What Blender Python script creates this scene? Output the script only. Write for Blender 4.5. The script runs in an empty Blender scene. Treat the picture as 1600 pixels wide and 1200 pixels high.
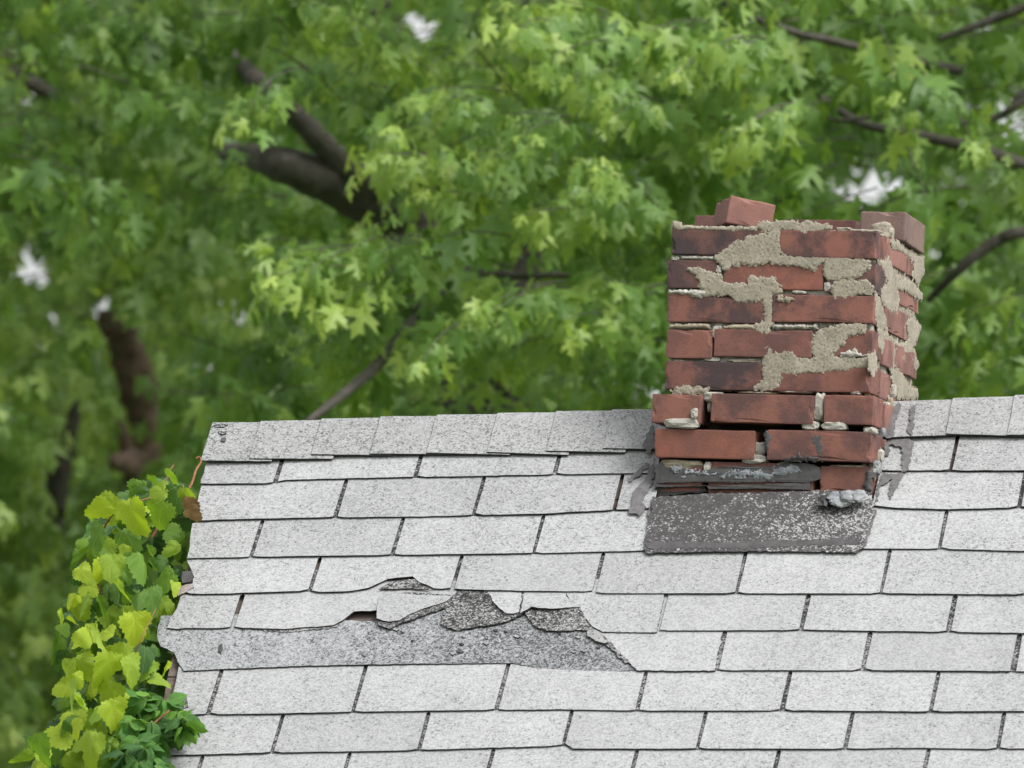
import bpy, bmesh, math, random
import numpy as np
from mathutils import Vector, Matrix, noise as mnoise
from mathutils.geometry import tessellate_polygon

random.seed(7); rng = np.random.default_rng(7)
S = bpy.context.scene
COL = S.collection
rad = math.radians

# ------------------------------------------------------------------ camera
Z0 = 6.0                                            # height of the ridge line above the ground
CAM = np.array([4.28088, -16.40467, -1.55363 + Z0])
YAW, PITCH, ROLL, FPX = 0.21637, 0.09606, 0.01194, 12116.865   # focal length for a 1600 px wide frame
PR = 0.77065                                        # roof pitch
def cam_basis():
    cy, sy, cp, sp, cr, sr = math.cos(YAW), math.sin(YAW), math.cos(PITCH), math.sin(PITCH), math.cos(ROLL), math.sin(ROLL)
    f = np.array([-sy*cp, cy*cp, sp]); r0 = np.array([cy, sy, 0.0]); u0 = np.cross(r0, f)
    return cr*r0 + sr*u0, -sr*r0 + cr*u0, f
RT, UP, FW = cam_basis()
cam = bpy.data.cameras.new('camera'); camo = bpy.data.objects.new('camera', cam); COL.objects.link(camo)
m = Matrix.Identity(4)
for i in range(3):
    m[i][0], m[i][1], m[i][2], m[i][3] = RT[i], UP[i], -FW[i], CAM[i]
camo.matrix_world = m
cam.sensor_width = 36; cam.lens = FPX/1600*36; cam.clip_start = 0.5; cam.clip_end = 3000
cam.dof.use_dof = True; cam.dof.focus_distance = 16.75; cam.dof.aperture_fstop = cam.lens/1000/0.034
cam.dof.aperture_blades = 0
S.camera = camo

# ------------------------------------------------------------------ light
SUN_EL, SUN_AZ = 50, 122                            # azimuth clockwise from +Y (north): sun to the front right of the roof
W = bpy.data.worlds.new('World'); S.world = W; W.use_nodes = True
nt = W.node_tree; nt.nodes.clear()
sky = nt.nodes.new('ShaderNodeTexSky'); sky.sky_type = 'NISHITA'; sky.sun_disc = False
sky.sun_elevation = rad(SUN_EL); sky.sun_rotation = rad(SUN_AZ); sky.dust_density = 4.0; sky.air_density = 1.2
hs = nt.nodes.new('ShaderNodeHueSaturation'); hs.inputs['Saturation'].default_value = 0.10   # high overcast
bg = nt.nodes.new('ShaderNodeBackground'); bg.inputs['Strength'].default_value = 0.15
wo = nt.nodes.new('ShaderNodeOutputWorld')
nt.links.new(sky.outputs[0], hs.inputs['Color']); nt.links.new(hs.outputs[0], bg.inputs[0]); nt.links.new(bg.outputs[0], wo.inputs[0])
sl = bpy.data.lights.new('sun', 'SUN'); sl.energy = 1.5; sl.angle = rad(22); sl.color = (1, .97, .93)
so = bpy.data.objects.new('sun', sl); COL.objects.link(so)
so.rotation_euler = Vector((-math.sin(rad(SUN_AZ))*math.cos(rad(SUN_EL)), -math.cos(rad(SUN_AZ))*math.cos(rad(SUN_EL)), -math.sin(rad(SUN_EL)))).to_track_quat('-Z', 'Y').to_euler()
S.view_settings.view_transform = 'Standard'; S.view_settings.look = 'None'
S.view_settings.exposure = 0.75; S.view_settings.gamma = 1; S.view_settings.use_curve_mapping = False
S.cycles.use_denoising = True
S.cycles.max_bounces = 8; S.cycles.diffuse_bounces = 4; S.cycles.transmission_bounces = 6; S.cycles.transparent_max_bounces = 6

# ------------------------------------------------------------------ geometry helpers
def ray(px, py):
    return FW + RT*((px-800)/FPX) + UP*((600-py)/FPX)
def at(px, py, d):
    return CAM + ray(px, py)*d
def proj(P):
    d = np.asarray(P) - CAM; z = d @ FW
    return 800 + FPX*(d @ RT)/z, 600 - FPX*(d @ UP)/z, z
RN = np.array([0, -math.sin(PR), math.cos(PR)]); RS = np.array([0, -math.cos(PR), -math.sin(PR)]); RX = np.array([1.0, 0, 0])
RO = np.array([0, 0, Z0])
def rs(px, py, n=0.008):                            # a pixel to (x, s) on the roof plane lifted by n
    d = ray(px, py); t = (n - (CAM-RO) @ RN)/(d @ RN); P = CAM + t*d - RO
    return P[0], P @ RS
def rp(x, s, n):
    return RO + RX*x + RS*s + RN*n

def link(name, me, parent=None, mats=(), smooth=False):
    for mt in mats: me.materials.append(mt)
    o = bpy.data.objects.new(name, me); COL.objects.link(o)
    if parent is not None: o.parent = parent
    if smooth:
        me.polygons.foreach_set('use_smooth', [True]*len(me.polygons))
    return o
def mesh(name, verts, faces, fm=None):
    me = bpy.data.meshes.new(name); me.from_pydata([tuple(v) for v in verts], [], faces)
    if fm is not None: me.polygons.foreach_set('material_index', fm)
    me.update(); return me
def thing(name, label, cat, loc=(0, 0, 0), group=None):
    o = bpy.data.objects.new(name, None); COL.objects.link(o); o.location = loc
    o.empty_display_size = .1
    o['label'] = label; o['category'] = cat
    if group: o['group'] = group
    return o
def nz(x, y, z=0.0, s=1.0):
    return mnoise.noise(Vector((x*s, y*s, z*s)))

def box_mesh(name, x0, x1, y0, y1, z0, z1):
    v = [(x, y, z) for x in (x0, x1) for y in (y0, y1) for z in (z0, z1)]
    return mesh(name, v, [(0,1,3,2),(4,6,7,5),(0,4,5,1),(2,3,7,6),(0,2,6,4),(1,5,7,3)])

# ------------------------------------------------------------------ materials
def mat(name):
    mt = bpy.data.materials.new(name); mt.use_nodes = True
    t = mt.node_tree; b = t.nodes['Principled BSDF']; o = t.nodes['Material Output']
    return mt, t, b, o
def N(t, kind, **kw):
    n = t.nodes.new(kind)
    for k, v in kw.items():
        if k in n.inputs: n.inputs[k].default_value = v
        else: setattr(n, k, v)
    return n
def ramp(t, fac, stops, interp='LINEAR'):
    r = t.nodes.new('ShaderNodeValToRGB'); r.color_ramp.interpolation = interp
    e = r.color_ramp.elements
    while len(e) < len(stops): e.new(0.5)
    for el, (p, c) in zip(e, stops):
        el.position = p; el.color = (c, c, c, 1) if isinstance(c, (int, float)) else (*c, 1)
    t.links.new(fac, r.inputs[0]); return r.outputs[0]
def mixc(t, fac, a, b, blend='MIX'):
    n = t.nodes.new('ShaderNodeMix'); n.data_type = 'RGBA'; n.blend_type = blend
    for sock, v in ((n.inputs[0], fac), (n.inputs[6], a), (n.inputs[7], b)):
        if hasattr(v, 'is_output'): t.links.new(v, sock)
        elif isinstance(v, tuple): sock.default_value = (*v, 1)
        else: sock.default_value = v
    return n.outputs[2]
def math_(t, op, a, b=0.0, clamp=False):
    n = t.nodes.new('ShaderNodeMath'); n.operation = op; n.use_clamp = clamp
    for i, v in enumerate((a, b)):
        if hasattr(v, 'is_output'): t.links.new(v, n.inputs[i])
        else: n.inputs[i].default_value = v
    return n.outputs[0]
def noise(t, vec, scale, detail=3.0, rough=.55):
    n = t.nodes.new('ShaderNodeTexNoise'); n.inputs['Scale'].default_value = scale
    n.inputs['Detail'].default_value = detail; n.inputs['Roughness'].default_value = rough
    t.links.new(vec, n.inputs['Vector']); return n.outputs['Fac']
def bump(t, b, h, strength, dist):
    n = t.nodes.new('ShaderNodeBump'); n.inputs['Strength'].default_value = strength; n.inputs['Distance'].default_value = dist
    t.links.new(h, n.inputs['Height']); t.links.new(n.outputs[0], b.inputs['Normal'])

def granules(name, light, mid, dark, p_dark, p_mid, wear=.25, vary=.06, grad=None):
    """mineral granules: each little cell takes one of three tones; worn areas lose the pale ones"""
    mt, t, b, o = mat(name)
    tc = N(t, 'ShaderNodeTexCoord').outputs['Object']
    v = N(t, 'ShaderNodeTexVoronoi'); v.inputs['Scale'].default_value = 330; t.links.new(tc, v.inputs['Vector'])
    sep = N(t, 'ShaderNodeSeparateColor'); t.links.new(v.outputs['Color'], sep.inputs[0])
    v2 = N(t, 'ShaderNodeTexVoronoi'); v2.inputs['Scale'].default_value = 150; t.links.new(tc, v2.inputs['Vector'])
    sep2 = N(t, 'ShaderNodeSeparateColor'); t.links.new(v2.outputs['Color'], sep2.inputs[0])
    big = noise(t, tc, 3.2, 5, .62); med = noise(t, tc, 17, 4, .6)
    w = math_(t, 'MULTIPLY', math_(t, 'SUBTRACT', math_(t, 'ADD', math_(t, 'MULTIPLY', big, .62), math_(t, 'MULTIPLY', med, .38)), .5), wear*4)
    if grad:                                        # wear that grows along the roof
        sx = N(t, 'ShaderNodeSeparateXYZ'); t.links.new(tc, sx.inputs[0])
        mr = N(t, 'ShaderNodeMapRange'); mr.inputs['From Min'].default_value = grad[0]; mr.inputs['From Max'].default_value = grad[1]
        mr.inputs['To Max'].default_value = grad[2]; t.links.new(math_(t, 'ADD', sx.outputs[0], math_(t, 'MULTIPLY', math_(t, 'SUBTRACT', med, .5), .5)), mr.inputs['Value'])
        w = math_(t, 'ADD', w, mr.outputs[0])
    cell = math_(t, 'ADD', math_(t, 'MULTIPLY', sep.outputs[0], .7), math_(t, 'MULTIPLY', sep2.outputs[0], .3))
    f = math_(t, 'SUBTRACT', cell, w, True)
    c = ramp(t, f, [(0, dark), (p_dark, dark), (p_dark+.05, mid), (p_dark+p_mid, mid), (p_dark+p_mid+.14, light), (1, tuple(x*1.06 for x in light))])
    oi = N(t, 'ShaderNodeObjectInfo')
    k = math_(t, 'ADD', math_(t, 'MULTIPLY', oi.outputs['Random'], vary*2), 1-vary)
    st = math_(t, 'ADD', math_(t, 'MULTIPLY', noise(t, tc, 6.5, 6, .7), .28), .86)
    mp = N(t, 'ShaderNodeMapping'); mp.inputs['Scale'].default_value = (16, 1.6, 1.6); t.links.new(tc, mp.inputs['Vector'])
    st = math_(t, 'MULTIPLY', st, math_(t, 'ADD', math_(t, 'MULTIPLY', noise(t, mp.outputs[0], 1.0, 5, .65), .22), .89))   # rain streaks down the slope
    k = math_(t, 'MULTIPLY', k, st)
    vm = N(t, 'ShaderNodeVectorMath'); vm.operation = 'SCALE'
    t.links.new(c, vm.inputs[0]); t.links.new(k, vm.inputs['Scale'])
    t.links.new(vm.outputs[0], b.inputs['Base Color'])
    b.inputs['Roughness'].default_value = .93; b.inputs['Specular IOR Level'].default_value = .2
    bump(t, b, math_(t, 'SUBTRACT', 1.0, v.outputs['Distance']), .35, .0015)
    return mt
M_GRAN = granules('pale_granules', (.335, .340, .344), (.262, .266, .270), (.150, .151, .154), .11, .33, .22, .07, (.32, -.02, .12))
M_WORN = granules('worn_granules', (.27, .27, .27), (.10, .10, .10), (.026, .026, .027), .40, .22, .35)
M_UNFADED = granules('unfaded_granules', (.285, .294, .30), (.185, .194, .200), (.062, .064, .066), .18, .32, .18, grad=(.35, .85, .26))
M_CAP = granules('cap_granules', (.312, .316, .317), (.238, .241, .242), (.118, .118, .119), .15, .30, .22, .035, (.45, .0, .13))
M_APRON = granules('apron_granules', (.30, .30, .30), (.082, .080, .081), (.052, .050, .051), .48, .22, .46)

def plain(name, col, col2, scale=30, rough=.9, bs=.3, bd=.003, detail=5):
    mt, t, b, o = mat(name); tc = N(t, 'ShaderNodeTexCoord').outputs['Object']
    n = noise(t, tc, scale, detail, .65)
    t.links.new(ramp(t, n, [(.3, col), (.7, col2)]), b.inputs['Base Color'])
    b.inputs['Roughness'].default_value = rough
    bump(t, b, noise(t, tc, scale*6, 3, .6), bs, bd); return mt
M_EDGE = plain('asphalt_edge', (.022, .024, .024), (.045, .047, .047), 60)
M_TAR = plain('roofing_tar', (.040, .038, .040), (.080, .077, .079), 45, .8, .4)
M_SMEAR = plain('brushed_tar', (.075, .072, .074), (.15, .147, .148), 70, .85, .4)
M_BLACKTAR_GAP = plain('black_tar_and_gap', (.012, .012, .013), (.05, .048, .048), 40, .6, .5)  # tar smears, and the painted dark of the gap at the foot
M_LEAD = plain('lead_sealant', (.10, .11, .122), (.25, .265, .285), 42, .5, .5, .004)
M_FOIL = plain('torn_foil', (.13, .14, .145), (.29, .305, .31), 70, .5, .5, .004)
M_SOOT = plain('sooty_core', (.015, .013, .012), (.04, .035, .03), 30)
M_PAINT = plain('peeling_paint', (.20, .155, .145), (.36, .32, .31), 50)
M_SIDING = plain('gable_siding', (.42, .41, .38), (.5, .49, .46), 4)
M_STEM = plain('vine_stem', (.13, .05, .02), (.28, .13, .06), 60)
M_DEAD = plain('dead_leaf', (.22, .11, .04), (.38, .24, .11), 30)

def wood():
    mt, t, b, o = mat('weathered_board'); tc = N(t, 'ShaderNodeTexCoord').outputs['Object']
    mp = N(t, 'ShaderNodeMapping'); mp.inputs['Scale'].default_value = (4, 60, 60); t.links.new(tc, mp.inputs['Vector'])
    n = noise(t, mp.outputs[0], 1.0, 6, .7)
    t.links.new(ramp(t, n, [(.25, (.055, .04, .034)), (.55, (.12, .093, .082)), (.8, (.17, .14, .127))]), b.inputs['Base Color'])
    b.inputs['Roughness'].default_value = .9; bump(t, b, n, .4, .003); return mt
M_WOOD = wood()

def brick_mat():
    mt, t, b, o = mat('old_brick')
    oi = N(t, 'ShaderNodeObjectInfo'); tc = N(t, 'ShaderNodeTexCoord').outputs['Object']
    off = N(t, 'ShaderNodeVectorMath'); off.operation = 'ADD'
    k = N(t, 'ShaderNodeVectorMath'); k.operation = 'SCALE'; k.inputs[0].default_value = (3.1, 7.3, 5.7); t.links.new(oi.outputs['Random'], k.inputs['Scale'])
    t.links.new(tc, off.inputs[0]); t.links.new(k.outputs[0], off.inputs[1]); vec = off.outputs[0]
    n1 = noise(t, vec, 13, 6, .66); n2 = noise(t, vec, 45, 5, .65); n3 = noise(t, vec, 260, 3, .6)
    base = mixc(t, math_(t, 'MULTIPLY', n2, .55), oi.outputs['Color'], (.27, .12, .09))
    # kiln scorch and soot blotches
    scorch = ramp(t, n1, [(.40, 0), (.56, 1)])
    sc = N(t, 'ShaderNodeMath'); sc.operation = 'MULTIPLY'; t.links.new(scorch, sc.inputs[0]); t.links.new(oi.outputs['Alpha'], sc.inputs[1])
    c = mixc(t, sc.outputs[0], base, (.055, .039, .041))
    c = mixc(t, math_(t, 'MULTIPLY', ramp(t, n3, [(.60, 0), (.70, 1)]), .55), c, (.05, .025, .022))     # pits
    c = mixc(t, math_(t, 'MULTIPLY', ramp(t, noise(t, vec, 28, 6, .75), [(.60, 0), (.78, 1)]), .35), c, (.27, .20, .175))   # lime bloom
    t.links.new(c, b.inputs['Base Color'])
    b.inputs['Roughness'].default_value = .88; b.inputs['Specular IOR Level'].default_value = .3
    bump(t, b, math_(t, 'ADD', math_(t, 'MULTIPLY', n2, .1), math_(t, 'MULTIPLY', n3, .7)), .45, .002)
    return mt
M_BRICK = brick_mat()

def mortar(name, a, bcol, sp):
    mt, t, b, o = mat(name); tc = N(t, 'ShaderNodeTexCoord').outputs['Object']
    n1 = noise(t, tc, 22, 5, .65); v = N(t, 'ShaderNodeTexVoronoi'); v.inputs['Scale'].default_value = 330; t.links.new(tc, v.inputs['Vector'])
    sep = N(t, 'ShaderNodeSeparateColor'); t.links.new(v.outputs['Color'], sep.inputs[0])
    c = ramp(t, n1, [(.3, a), (.7, bcol)])
    c = mixc(t, math_(t, 'MULTIPLY', ramp(t, noise(t, tc, 9, 6, .7), [(.45, 0), (.7, 1)]), .45), c, tuple(x*.45 for x in a))
    c = mixc(t, ramp(t, sep.outputs[0], [(.0, sp), (.22, 0.0), (.85, 0), (1, 0)]), c, (.12, .10, .08))
    c = mixc(t, ramp(t, sep.outputs[1], [(.0, sp*.8), (.2, 0.0), (1, 0)]), c, (.40, .37, .31))
    t.links.new(c, b.inputs['Base Color']); b.inputs['Roughness'].default_value = .95
    bump(t, b, math_(t, 'ADD', noise(t, tc, 240, 3, .6), math_(t, 'MULTIPLY', n1, .3)), .35, .0012); return mt
M_SAND = mortar('sandy_mortar', (.240, .212, .160), (.345, .310, .245), .85)
M_LIME = mortar('lime_mortar', (.31, .29, .25), (.43, .415, .375), .5)
M_TAN = mortar('tan_mortar', (.24, .20, .14), (.34, .295, .22), .5)

def bark(name, a, bcol, c2):
    mt, t, b, o = mat(name); tc = N(t, 'ShaderNodeTexCoord').outputs['Object']
    n = noise(t, tc, 14, 6, .7)
    t.links.new(ramp(t, n, [(.3, a), (.55, bcol), (.75, c2)]), b.inputs['Base Color'])
    b.inputs['Roughness'].default_value = .95; bump(t, b, noise(t, tc, 40, 5, .7), .8, .01); return mt
M_BARK = bark('maple_bark', (.04, .036, .028), (.078, .070, .058), (.135, .125, .11))
M_SNAG = bark('rotten_bark', (.055, .034, .025), (.16, .105, .08), (.30, .22, .18))

def leaf_mat(name, dark, mid, young, use_obj=False, trans=.48, veins=False, rough=.45):
    """tint attribute (or object colour red channel) runs from mature to young foliage; vine shade is painted in too"""
    mt, t, b, o = mat(name)
    if use_obj:
        oi = N(t, 'ShaderNodeObjectInfo'); sep = N(t, 'ShaderNodeSeparateColor'); t.links.new(oi.outputs['Color'], sep.inputs[0])
        tint = sep.outputs[0]; rnd = oi.outputs['Random']
    else:
        a = N(t, 'ShaderNodeAttribute'); a.attribute_name = 'tint'; tint = a.outputs['Fac']
        rnd = N(t, 'ShaderNodeNewGeometry').outputs['Random Per Island']
    f = math_(t, 'ADD', tint, math_(t, 'MULTIPLY', math_(t, 'SUBTRACT', rnd, .5), .34), True)
    c = ramp(t, f, [(0, dark), (.5, mid), (1, young)])
    tc = N(t, 'ShaderNodeTexCoord').outputs['Object']
    c = mixc(t, .5, c, ramp(t, noise(t, tc, 35 if veins else 18, 3, .6), [(.25, .55), (.75, 1.35)]), 'MULTIPLY')
    geo = N(t, 'ShaderNodeNewGeometry')
    under = mixc(t, .22, c, (.24, .36, .16))                        # pale undersides
    c = mixc(t, math_(t, 'MULTIPLY', geo.outputs['Backfacing'], .8), c, under)
    if veins:
        uv = N(t, 'ShaderNodeUVMap'); sx = N(t, 'ShaderNodeSeparateXYZ'); t.links.new(uv.outputs[0], sx.inputs[0])
        ang = math_(t, 'ARCTAN2', sx.outputs[0], sx.outputs[1])
        per = math_(t, 'ABSOLUTE', math_(t, 'SINE', math_(t, 'MULTIPLY', ang, 3.6)))
        rl = math_(t, 'SQRT', math_(t, 'ADD', math_(t, 'MULTIPLY', sx.outputs[0], sx.outputs[0]), math_(t, 'MULTIPLY', sx.outputs[1], sx.outputs[1])))
        vn = ramp(t, math_(t, 'MULTIPLY', per, rl), [(0, 1), (.07, 0)])
        c = mixc(t, math_(t, 'MULTIPLY', vn, .28), c, (.46, .55, .20))
        bump(t, b, math_(t, 'SUBTRACT', noise(t, tc, 60, 3, .6), vn), .45, .004)
    t.links.new(c, b.inputs['Base Color']); b.inputs['Roughness'].default_value = rough
    b.inputs['Specular IOR Level'].default_value = .4
    tr = N(t, 'ShaderNodeBsdfTranslucent')
    t.links.new(mixc(t, 1.0, c, (1.3, 1.3, .5), 'MULTIPLY'), tr.inputs['Color'])
    ms = N(t, 'ShaderNodeMixShader'); ms.inputs[0].default_value = trans
    t.links.new(b.outputs[0], ms.inputs[1]); t.links.new(tr.outputs[0], ms.inputs[2]); t.links.new(ms.outputs[0], o.inputs['Surface'])
    return mt
MAPLE = ((.056, .126, .034), (.155, .280, .062), (.38, .50, .11))
M_LEAF = leaf_mat('maple_foliage', *MAPLE)
M_LEAFO = leaf_mat('maple_leaf', *MAPLE, use_obj=True)
M_FAR = leaf_mat('far_foliage', (.085, .160, .056), (.19, .305, .085), (.38, .48, .13))
M_GRAPE = leaf_mat('grape_leaf', (.05, .13, .035), (.16, .30, .035), (.46, .58, .04), True, .42, True)
M_CREEP = leaf_mat('creeper_leaf', (.028, .095, .018), (.075, .21, .028), (.17, .36, .04), True, .3, True)

# ------------------------------------------------------------------ ground
def grass_mat():
    mt, t, b, o = mat('lawn'); tc = N(t, 'ShaderNodeTexCoord').outputs['Object']
    t.links.new(ramp(t, noise(t, tc, 3, 8, .7), [(.3, (.035, .07, .02)), (.7, (.09, .13, .04))]), b.inputs['Base Color'])
    b.inputs['Roughness'].default_value = 1; return mt
g = link('ground', mesh('ground', [(-900, -900, 0), (900, -900, 0), (900, 900, 0), (-900, 900, 0)], [(0, 1, 2, 3)]), None, [grass_mat()])
g['kind'] = 'structure'; g['label'] = 'green lawn around the house'

# ------------------------------------------------------------------ house: deck, gable, rake
house = thing('house', 'old house with a pale grey asphalt shingle roof, torn near its left edge', 'house', (0, 0, 0))
CREST = [(330, 658), (415, 655.5), (600, 648.5), (781, 643), (959, 637.5), (1100, 634), (1404, 624.5), (1487, 620), (1600, 614.5)]
cr = np.array([rs(*p, .012) for p in CREST])
def crest_s(x):
    if x > cr[-1, 0]: return cr[-1, 1]
    return float(np.interp(x, cr[:, 0], cr[:, 1]))
RAKE = np.array([rs(327, 657), rs(300, 815), rs(272, 985), rs(248, 1090), rs(242, 1150), rs(231, 1200)])
def rake_x(s):
    if s > RAKE[-1, 1]: return RAKE[-1, 0] + (s-RAKE[-1, 1])*.02
    return float(np.interp(s, RAKE[:, 1], RAKE[:, 0]))
XR, SE = 5.2, 3.2                                   # right end and eave of the roof
# front roof deck as boards across the rafters
s = .0; i = 0
bw = .145
while s < SE:
    s1 = min(s+bw-.004, SE)
    a0 = max(s, .035) if i == 0 else s
    pts = []
    for n in (-.007, -.027):
        pts += [rp(rake_x(a0)+.004, a0, n), rp(XR, a0, n), rp(XR, s1, n), rp(rake_x(s1)+.004, s1, n)]
    me = mesh('roof_board', pts, [(0, 3, 2, 1), (4, 5, 6, 7), (0, 1, 5, 4), (1, 2, 6, 5), (2, 3, 7, 6), (3, 0, 4, 7)])
    link('roof_board', me, house, [M_WOOD]); s += bw; i += 1
# roof body: rear slope and gable walls as one closed prism under the boards
hy, hz = SE*math.cos(PR), SE*math.sin(PR)
def prism(name, x0, x1, drop, mt, ytrim=0.0):
    yy = hy-ytrim; zz = hz-ytrim*math.tan(PR)
    pr = [(-yy, Z0-zz-drop), (0, Z0-drop), (yy, Z0-zz-drop)]
    v = [(x, y, z) for x in (x0, x1) for y, z in pr]
    v2 = [(x, y, z-.12) for x in (x0, x1) for y, z in pr]
    V = v+v2
    F = [(0, 3, 4, 1), (1, 4, 5, 2), (6, 7, 10, 9), (7, 8, 11, 10), (0, 1, 7, 6), (1, 2, 8, 7), (3, 9, 10, 4), (4, 10, 11, 5), (0, 6, 9, 3), (2, 5, 11, 8)]
    return link(name, mesh(name, V, F), house, [mt])
prism('rafter_frame', .12, XR, .058, M_WOOD)
V = [(.16, -hy+.3, 0), (.16, hy-.3, 0), (.16, hy-.3, Z0-hz+.1), (.16, 0, Z0-.22), (.16, -hy+.3, Z0-hz+.1)]
V += [(XR-.1, y, z) for _, y, z in V]
link('house_wall', mesh('house_wall', V, [(0, 4, 3, 2, 1), (5, 6, 7, 8, 9), (0, 5, 9, 4), (1, 2, 7, 6)]), house, [M_SIDING])
# rear slope covering
rear = [(.02, .03, Z0-.045), (XR, .03, Z0-.045), (XR, hy, Z0-hz-.02), (.02, hy, Z0-hz-.02)]
rear += [(x, y+.015, z+.02) for x, y, z in rear]
link('rear_slope', mesh('rear_slope', rear, [(0, 3, 2, 1), (4, 5, 6, 7), (0, 1, 5, 4), (1, 2, 6, 5), (2, 3, 7, 6), (3, 0, 4, 7)]), house, [M_GRAN])
# rake board under the edge of the deck
pts = []
for s in (.05, .6, 1.2, SE):
    for dx, n in ((.002, -.03), (.022, -.03), (.022, -.15), (.002, -.15)):
        pts.append(rp(rake_x(s)+dx, s, n))
F = []
for k in range(3):
    for j in range(4): F.append((k*4+j, k*4+(j+1) % 4, k*4+4+(j+1) % 4, k*4+4+j))
F += [(0, 3, 2, 1), (12, 13, 14, 15)]
link('rake_board', mesh('rake_board', pts, F), house, [M_PAINT])

# ------------------------------------------------------------------ shingles
E_ = .127; TW = .305; X0 = .191
LINES = {
 1: [(300,757),(430,756),(440,751),(540,748),(656,746),(866,742),(975,740),(1025,740),(1370,736),(1454,736),(1600,736.5)],
 2: [(290,816),(340,813),(525,809),(640,808),(740,806),(850,804),(880,802),(959,798),(1020,795),(1365,791),(1400,795),(1480,797),(1592,794),(1600,795)],
 3: [(280,873),(393,871),(614,868),(834,865),(1005,861),(1345,858),(1468,858),(1600,862)],
 4: [(270,928),(320,929),(400,927),(485,924),(500,926),(545,925),(580,919),(600,908),(613,904.5),(648,901.5),(655,911),(672,916),(680,921),(707,921),(815,924),(925,925),(933,928),(1151,928),(1377,928),(1600,930)],
 5: [(250,985),(300,982),(363,982),(420,983),(440,984),(490,980),(525,977),(600,980),(930,987),(1027,988),(1035,986),(1252,985),(1482,988),(1600,990)],
 6: [(240,1040),(480,1032),(790,1026),(950,1038),(975,1049),(1119,1048),(1348,1048),(1583,1050),(1600,1050)],
 7: [(220,1114),(300,1117),(425,1116),(552,1113),(776,1110),(875,1109),(995,1111),(1222,1111),(1455,1113),(1600,1112)],
 8: [(200,1183),(425,1177),(654,1173),(870,1166),(885,1165),(895,1171),(1090,1171),(1321,1171),(1400,1169),(1559,1171),(1600,1170)],
}
LN = {r: np.array([rs(*p) for p in l]) for r, l in LINES.items()}
def line_s(r, x):
    if r in LN: return float(np.interp(x, LN[r][:, 0], LN[r][:, 1]))
    if r <= 0: return line_s(1, x) - (1-r)*.124
    return line_s(8, x) + (r-8)*.1275 + .0015*math.sin(x*5+r)
SLOTPX = {1: [(430,756),(649,746),(866.5,742.6),(1486,736)], 2: [(524,809),(740.5,805.6),(959,798),(1592,794)],
 3: [(393,870),(614,867),(834,865),(1468,857.6)], 4: [(485,923),(707.6,920),(929,920),(1151,927),(1377,927)],
 5: [(363.5,981),(1027,987),(1252,984),(1482,987)], 6: [(1119,1047),(1348,1047),(1583,1049)],
 7: [(327,1112),(552,1112),(776,1110),(995,1111),(1222,1110.6),(1455,1112)], 8: [(425,1176),(654,1172),(880,1166),(1090,1170.6),(1321,1170.6),(1559,1170.6)],
 9: [(300,1236),(531,1232),(756,1230),(982,1230),(1205,1230),(1440,1230)]}
XMAX = 3.0
def shingle(r, xl, xr, seed, gl=.0044, gr=.0044, left_fn=None, name='shingle', lift=None, top=2.3, bot_fn=None):
    """one tab with its covered head: a bent sheet with real thickness and an uneven butt edge"""
    R = random.Random(seed)
    lift = R.uniform(0, .0012) if lift is None else lift
    M_ = max(4, int((xr-xl)/.018)); TH = .0027
    stations = [-top, -1.02, -.98, -.6, -.3, -.12, -.03, 0.0]
    if r in (5, 6): gl, gr = gl*1.25, gr*1.25
    skewl, skewr = R.uniform(-.0015, .0015), R.uniform(-.0015, .0015)
    rl, rr = R.uniform(.002, .012), R.uniform(.002, .012)
    tops, idx = [], {}
    for j, st in enumerate(stations):
        for i in range(M_+1):
            u = i/M_
            hd = st < -1.0
            a = xl + (0.0004 if hd else gl+skewl*(1+st)); b_ = xr - (0.0004 if hd else gr+skewr*(1+st))
            x = a + (b_-a)*u
            sb = (bot_fn or (lambda q: line_s(r, q)))(x)
            up = line_s(r-1, x) if r > 0 else sb-E_                   # butt line of the course above
            s_ = sb + st*E_ if st < -1.5 else sb + st*(sb-up)
            s_ = max(s_, crest_s(x)+.024)
            if left_fn and not hd:
                xlm = left_fn(s_) + .004*nz(s_*60, seed*3.1) + .003*nz(s_*170, seed)
                if u < .35: x = xlm + (x-a)/(max((b_-a)*.35, 1e-4))*(a+(b_-a)*.35-xlm)
            elif left_fn:
                x = max(x, left_fn(s_)+.002)
            # rounded corners, ragged butt
            if st > -.2:
                k = 1+st/.2
                da, db = (x-a), (b_-x)
                if da < rl: s_ -= k*(rl-da)*.45
                if db < rr: s_ -= k*(rr-db)*.45
                s_ += k*(.0011*nz(x*70, r*7.7, seed) + .0008*nz(x*230, r*3.3, seed))
            n = .0095 + st*.0048 + (lift*(1+st)**2 if st > -1 else 0) + .0007*nz(x*9, s_*9, seed*.37)*(1 if st > -1 else .3)
            tops.append(rp(x, s_, n))
    nC = M_+1; nR = len(stations)
    V = list(tops) + [p - RN*TH for p in tops]; o = len(tops); F = []; fm = []
    for j in range(nR-1):
        for i in range(M_):
            a = j*nC+i; F.append((a, a+nC, a+nC+1, a+1)); fm.append(1 if j == 0 else 0)
            F.append((o+a, o+a+1, o+a+nC+1, o+a+nC)); fm.append(2)
    for i in range(M_):
        a = (nR-1)*nC+i; F.append((a, a+o, a+o+1, a+1)); fm.append(2)
        F.append((i, i+1, o+i+1, o+i)); fm.append(2)
    for j in range(nR-1):
        a = j*nC; F.append((a, a+o, a+nC+o, a+nC)); fm.append(2)
        a = j*nC+M_; F.append((a, a+nC, a+nC+o, a+o)); fm.append(2)
    return link(name, mesh('shingle', V, F, fm), house, [M_GRAN, M_WORN, M_EDGE])

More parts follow.
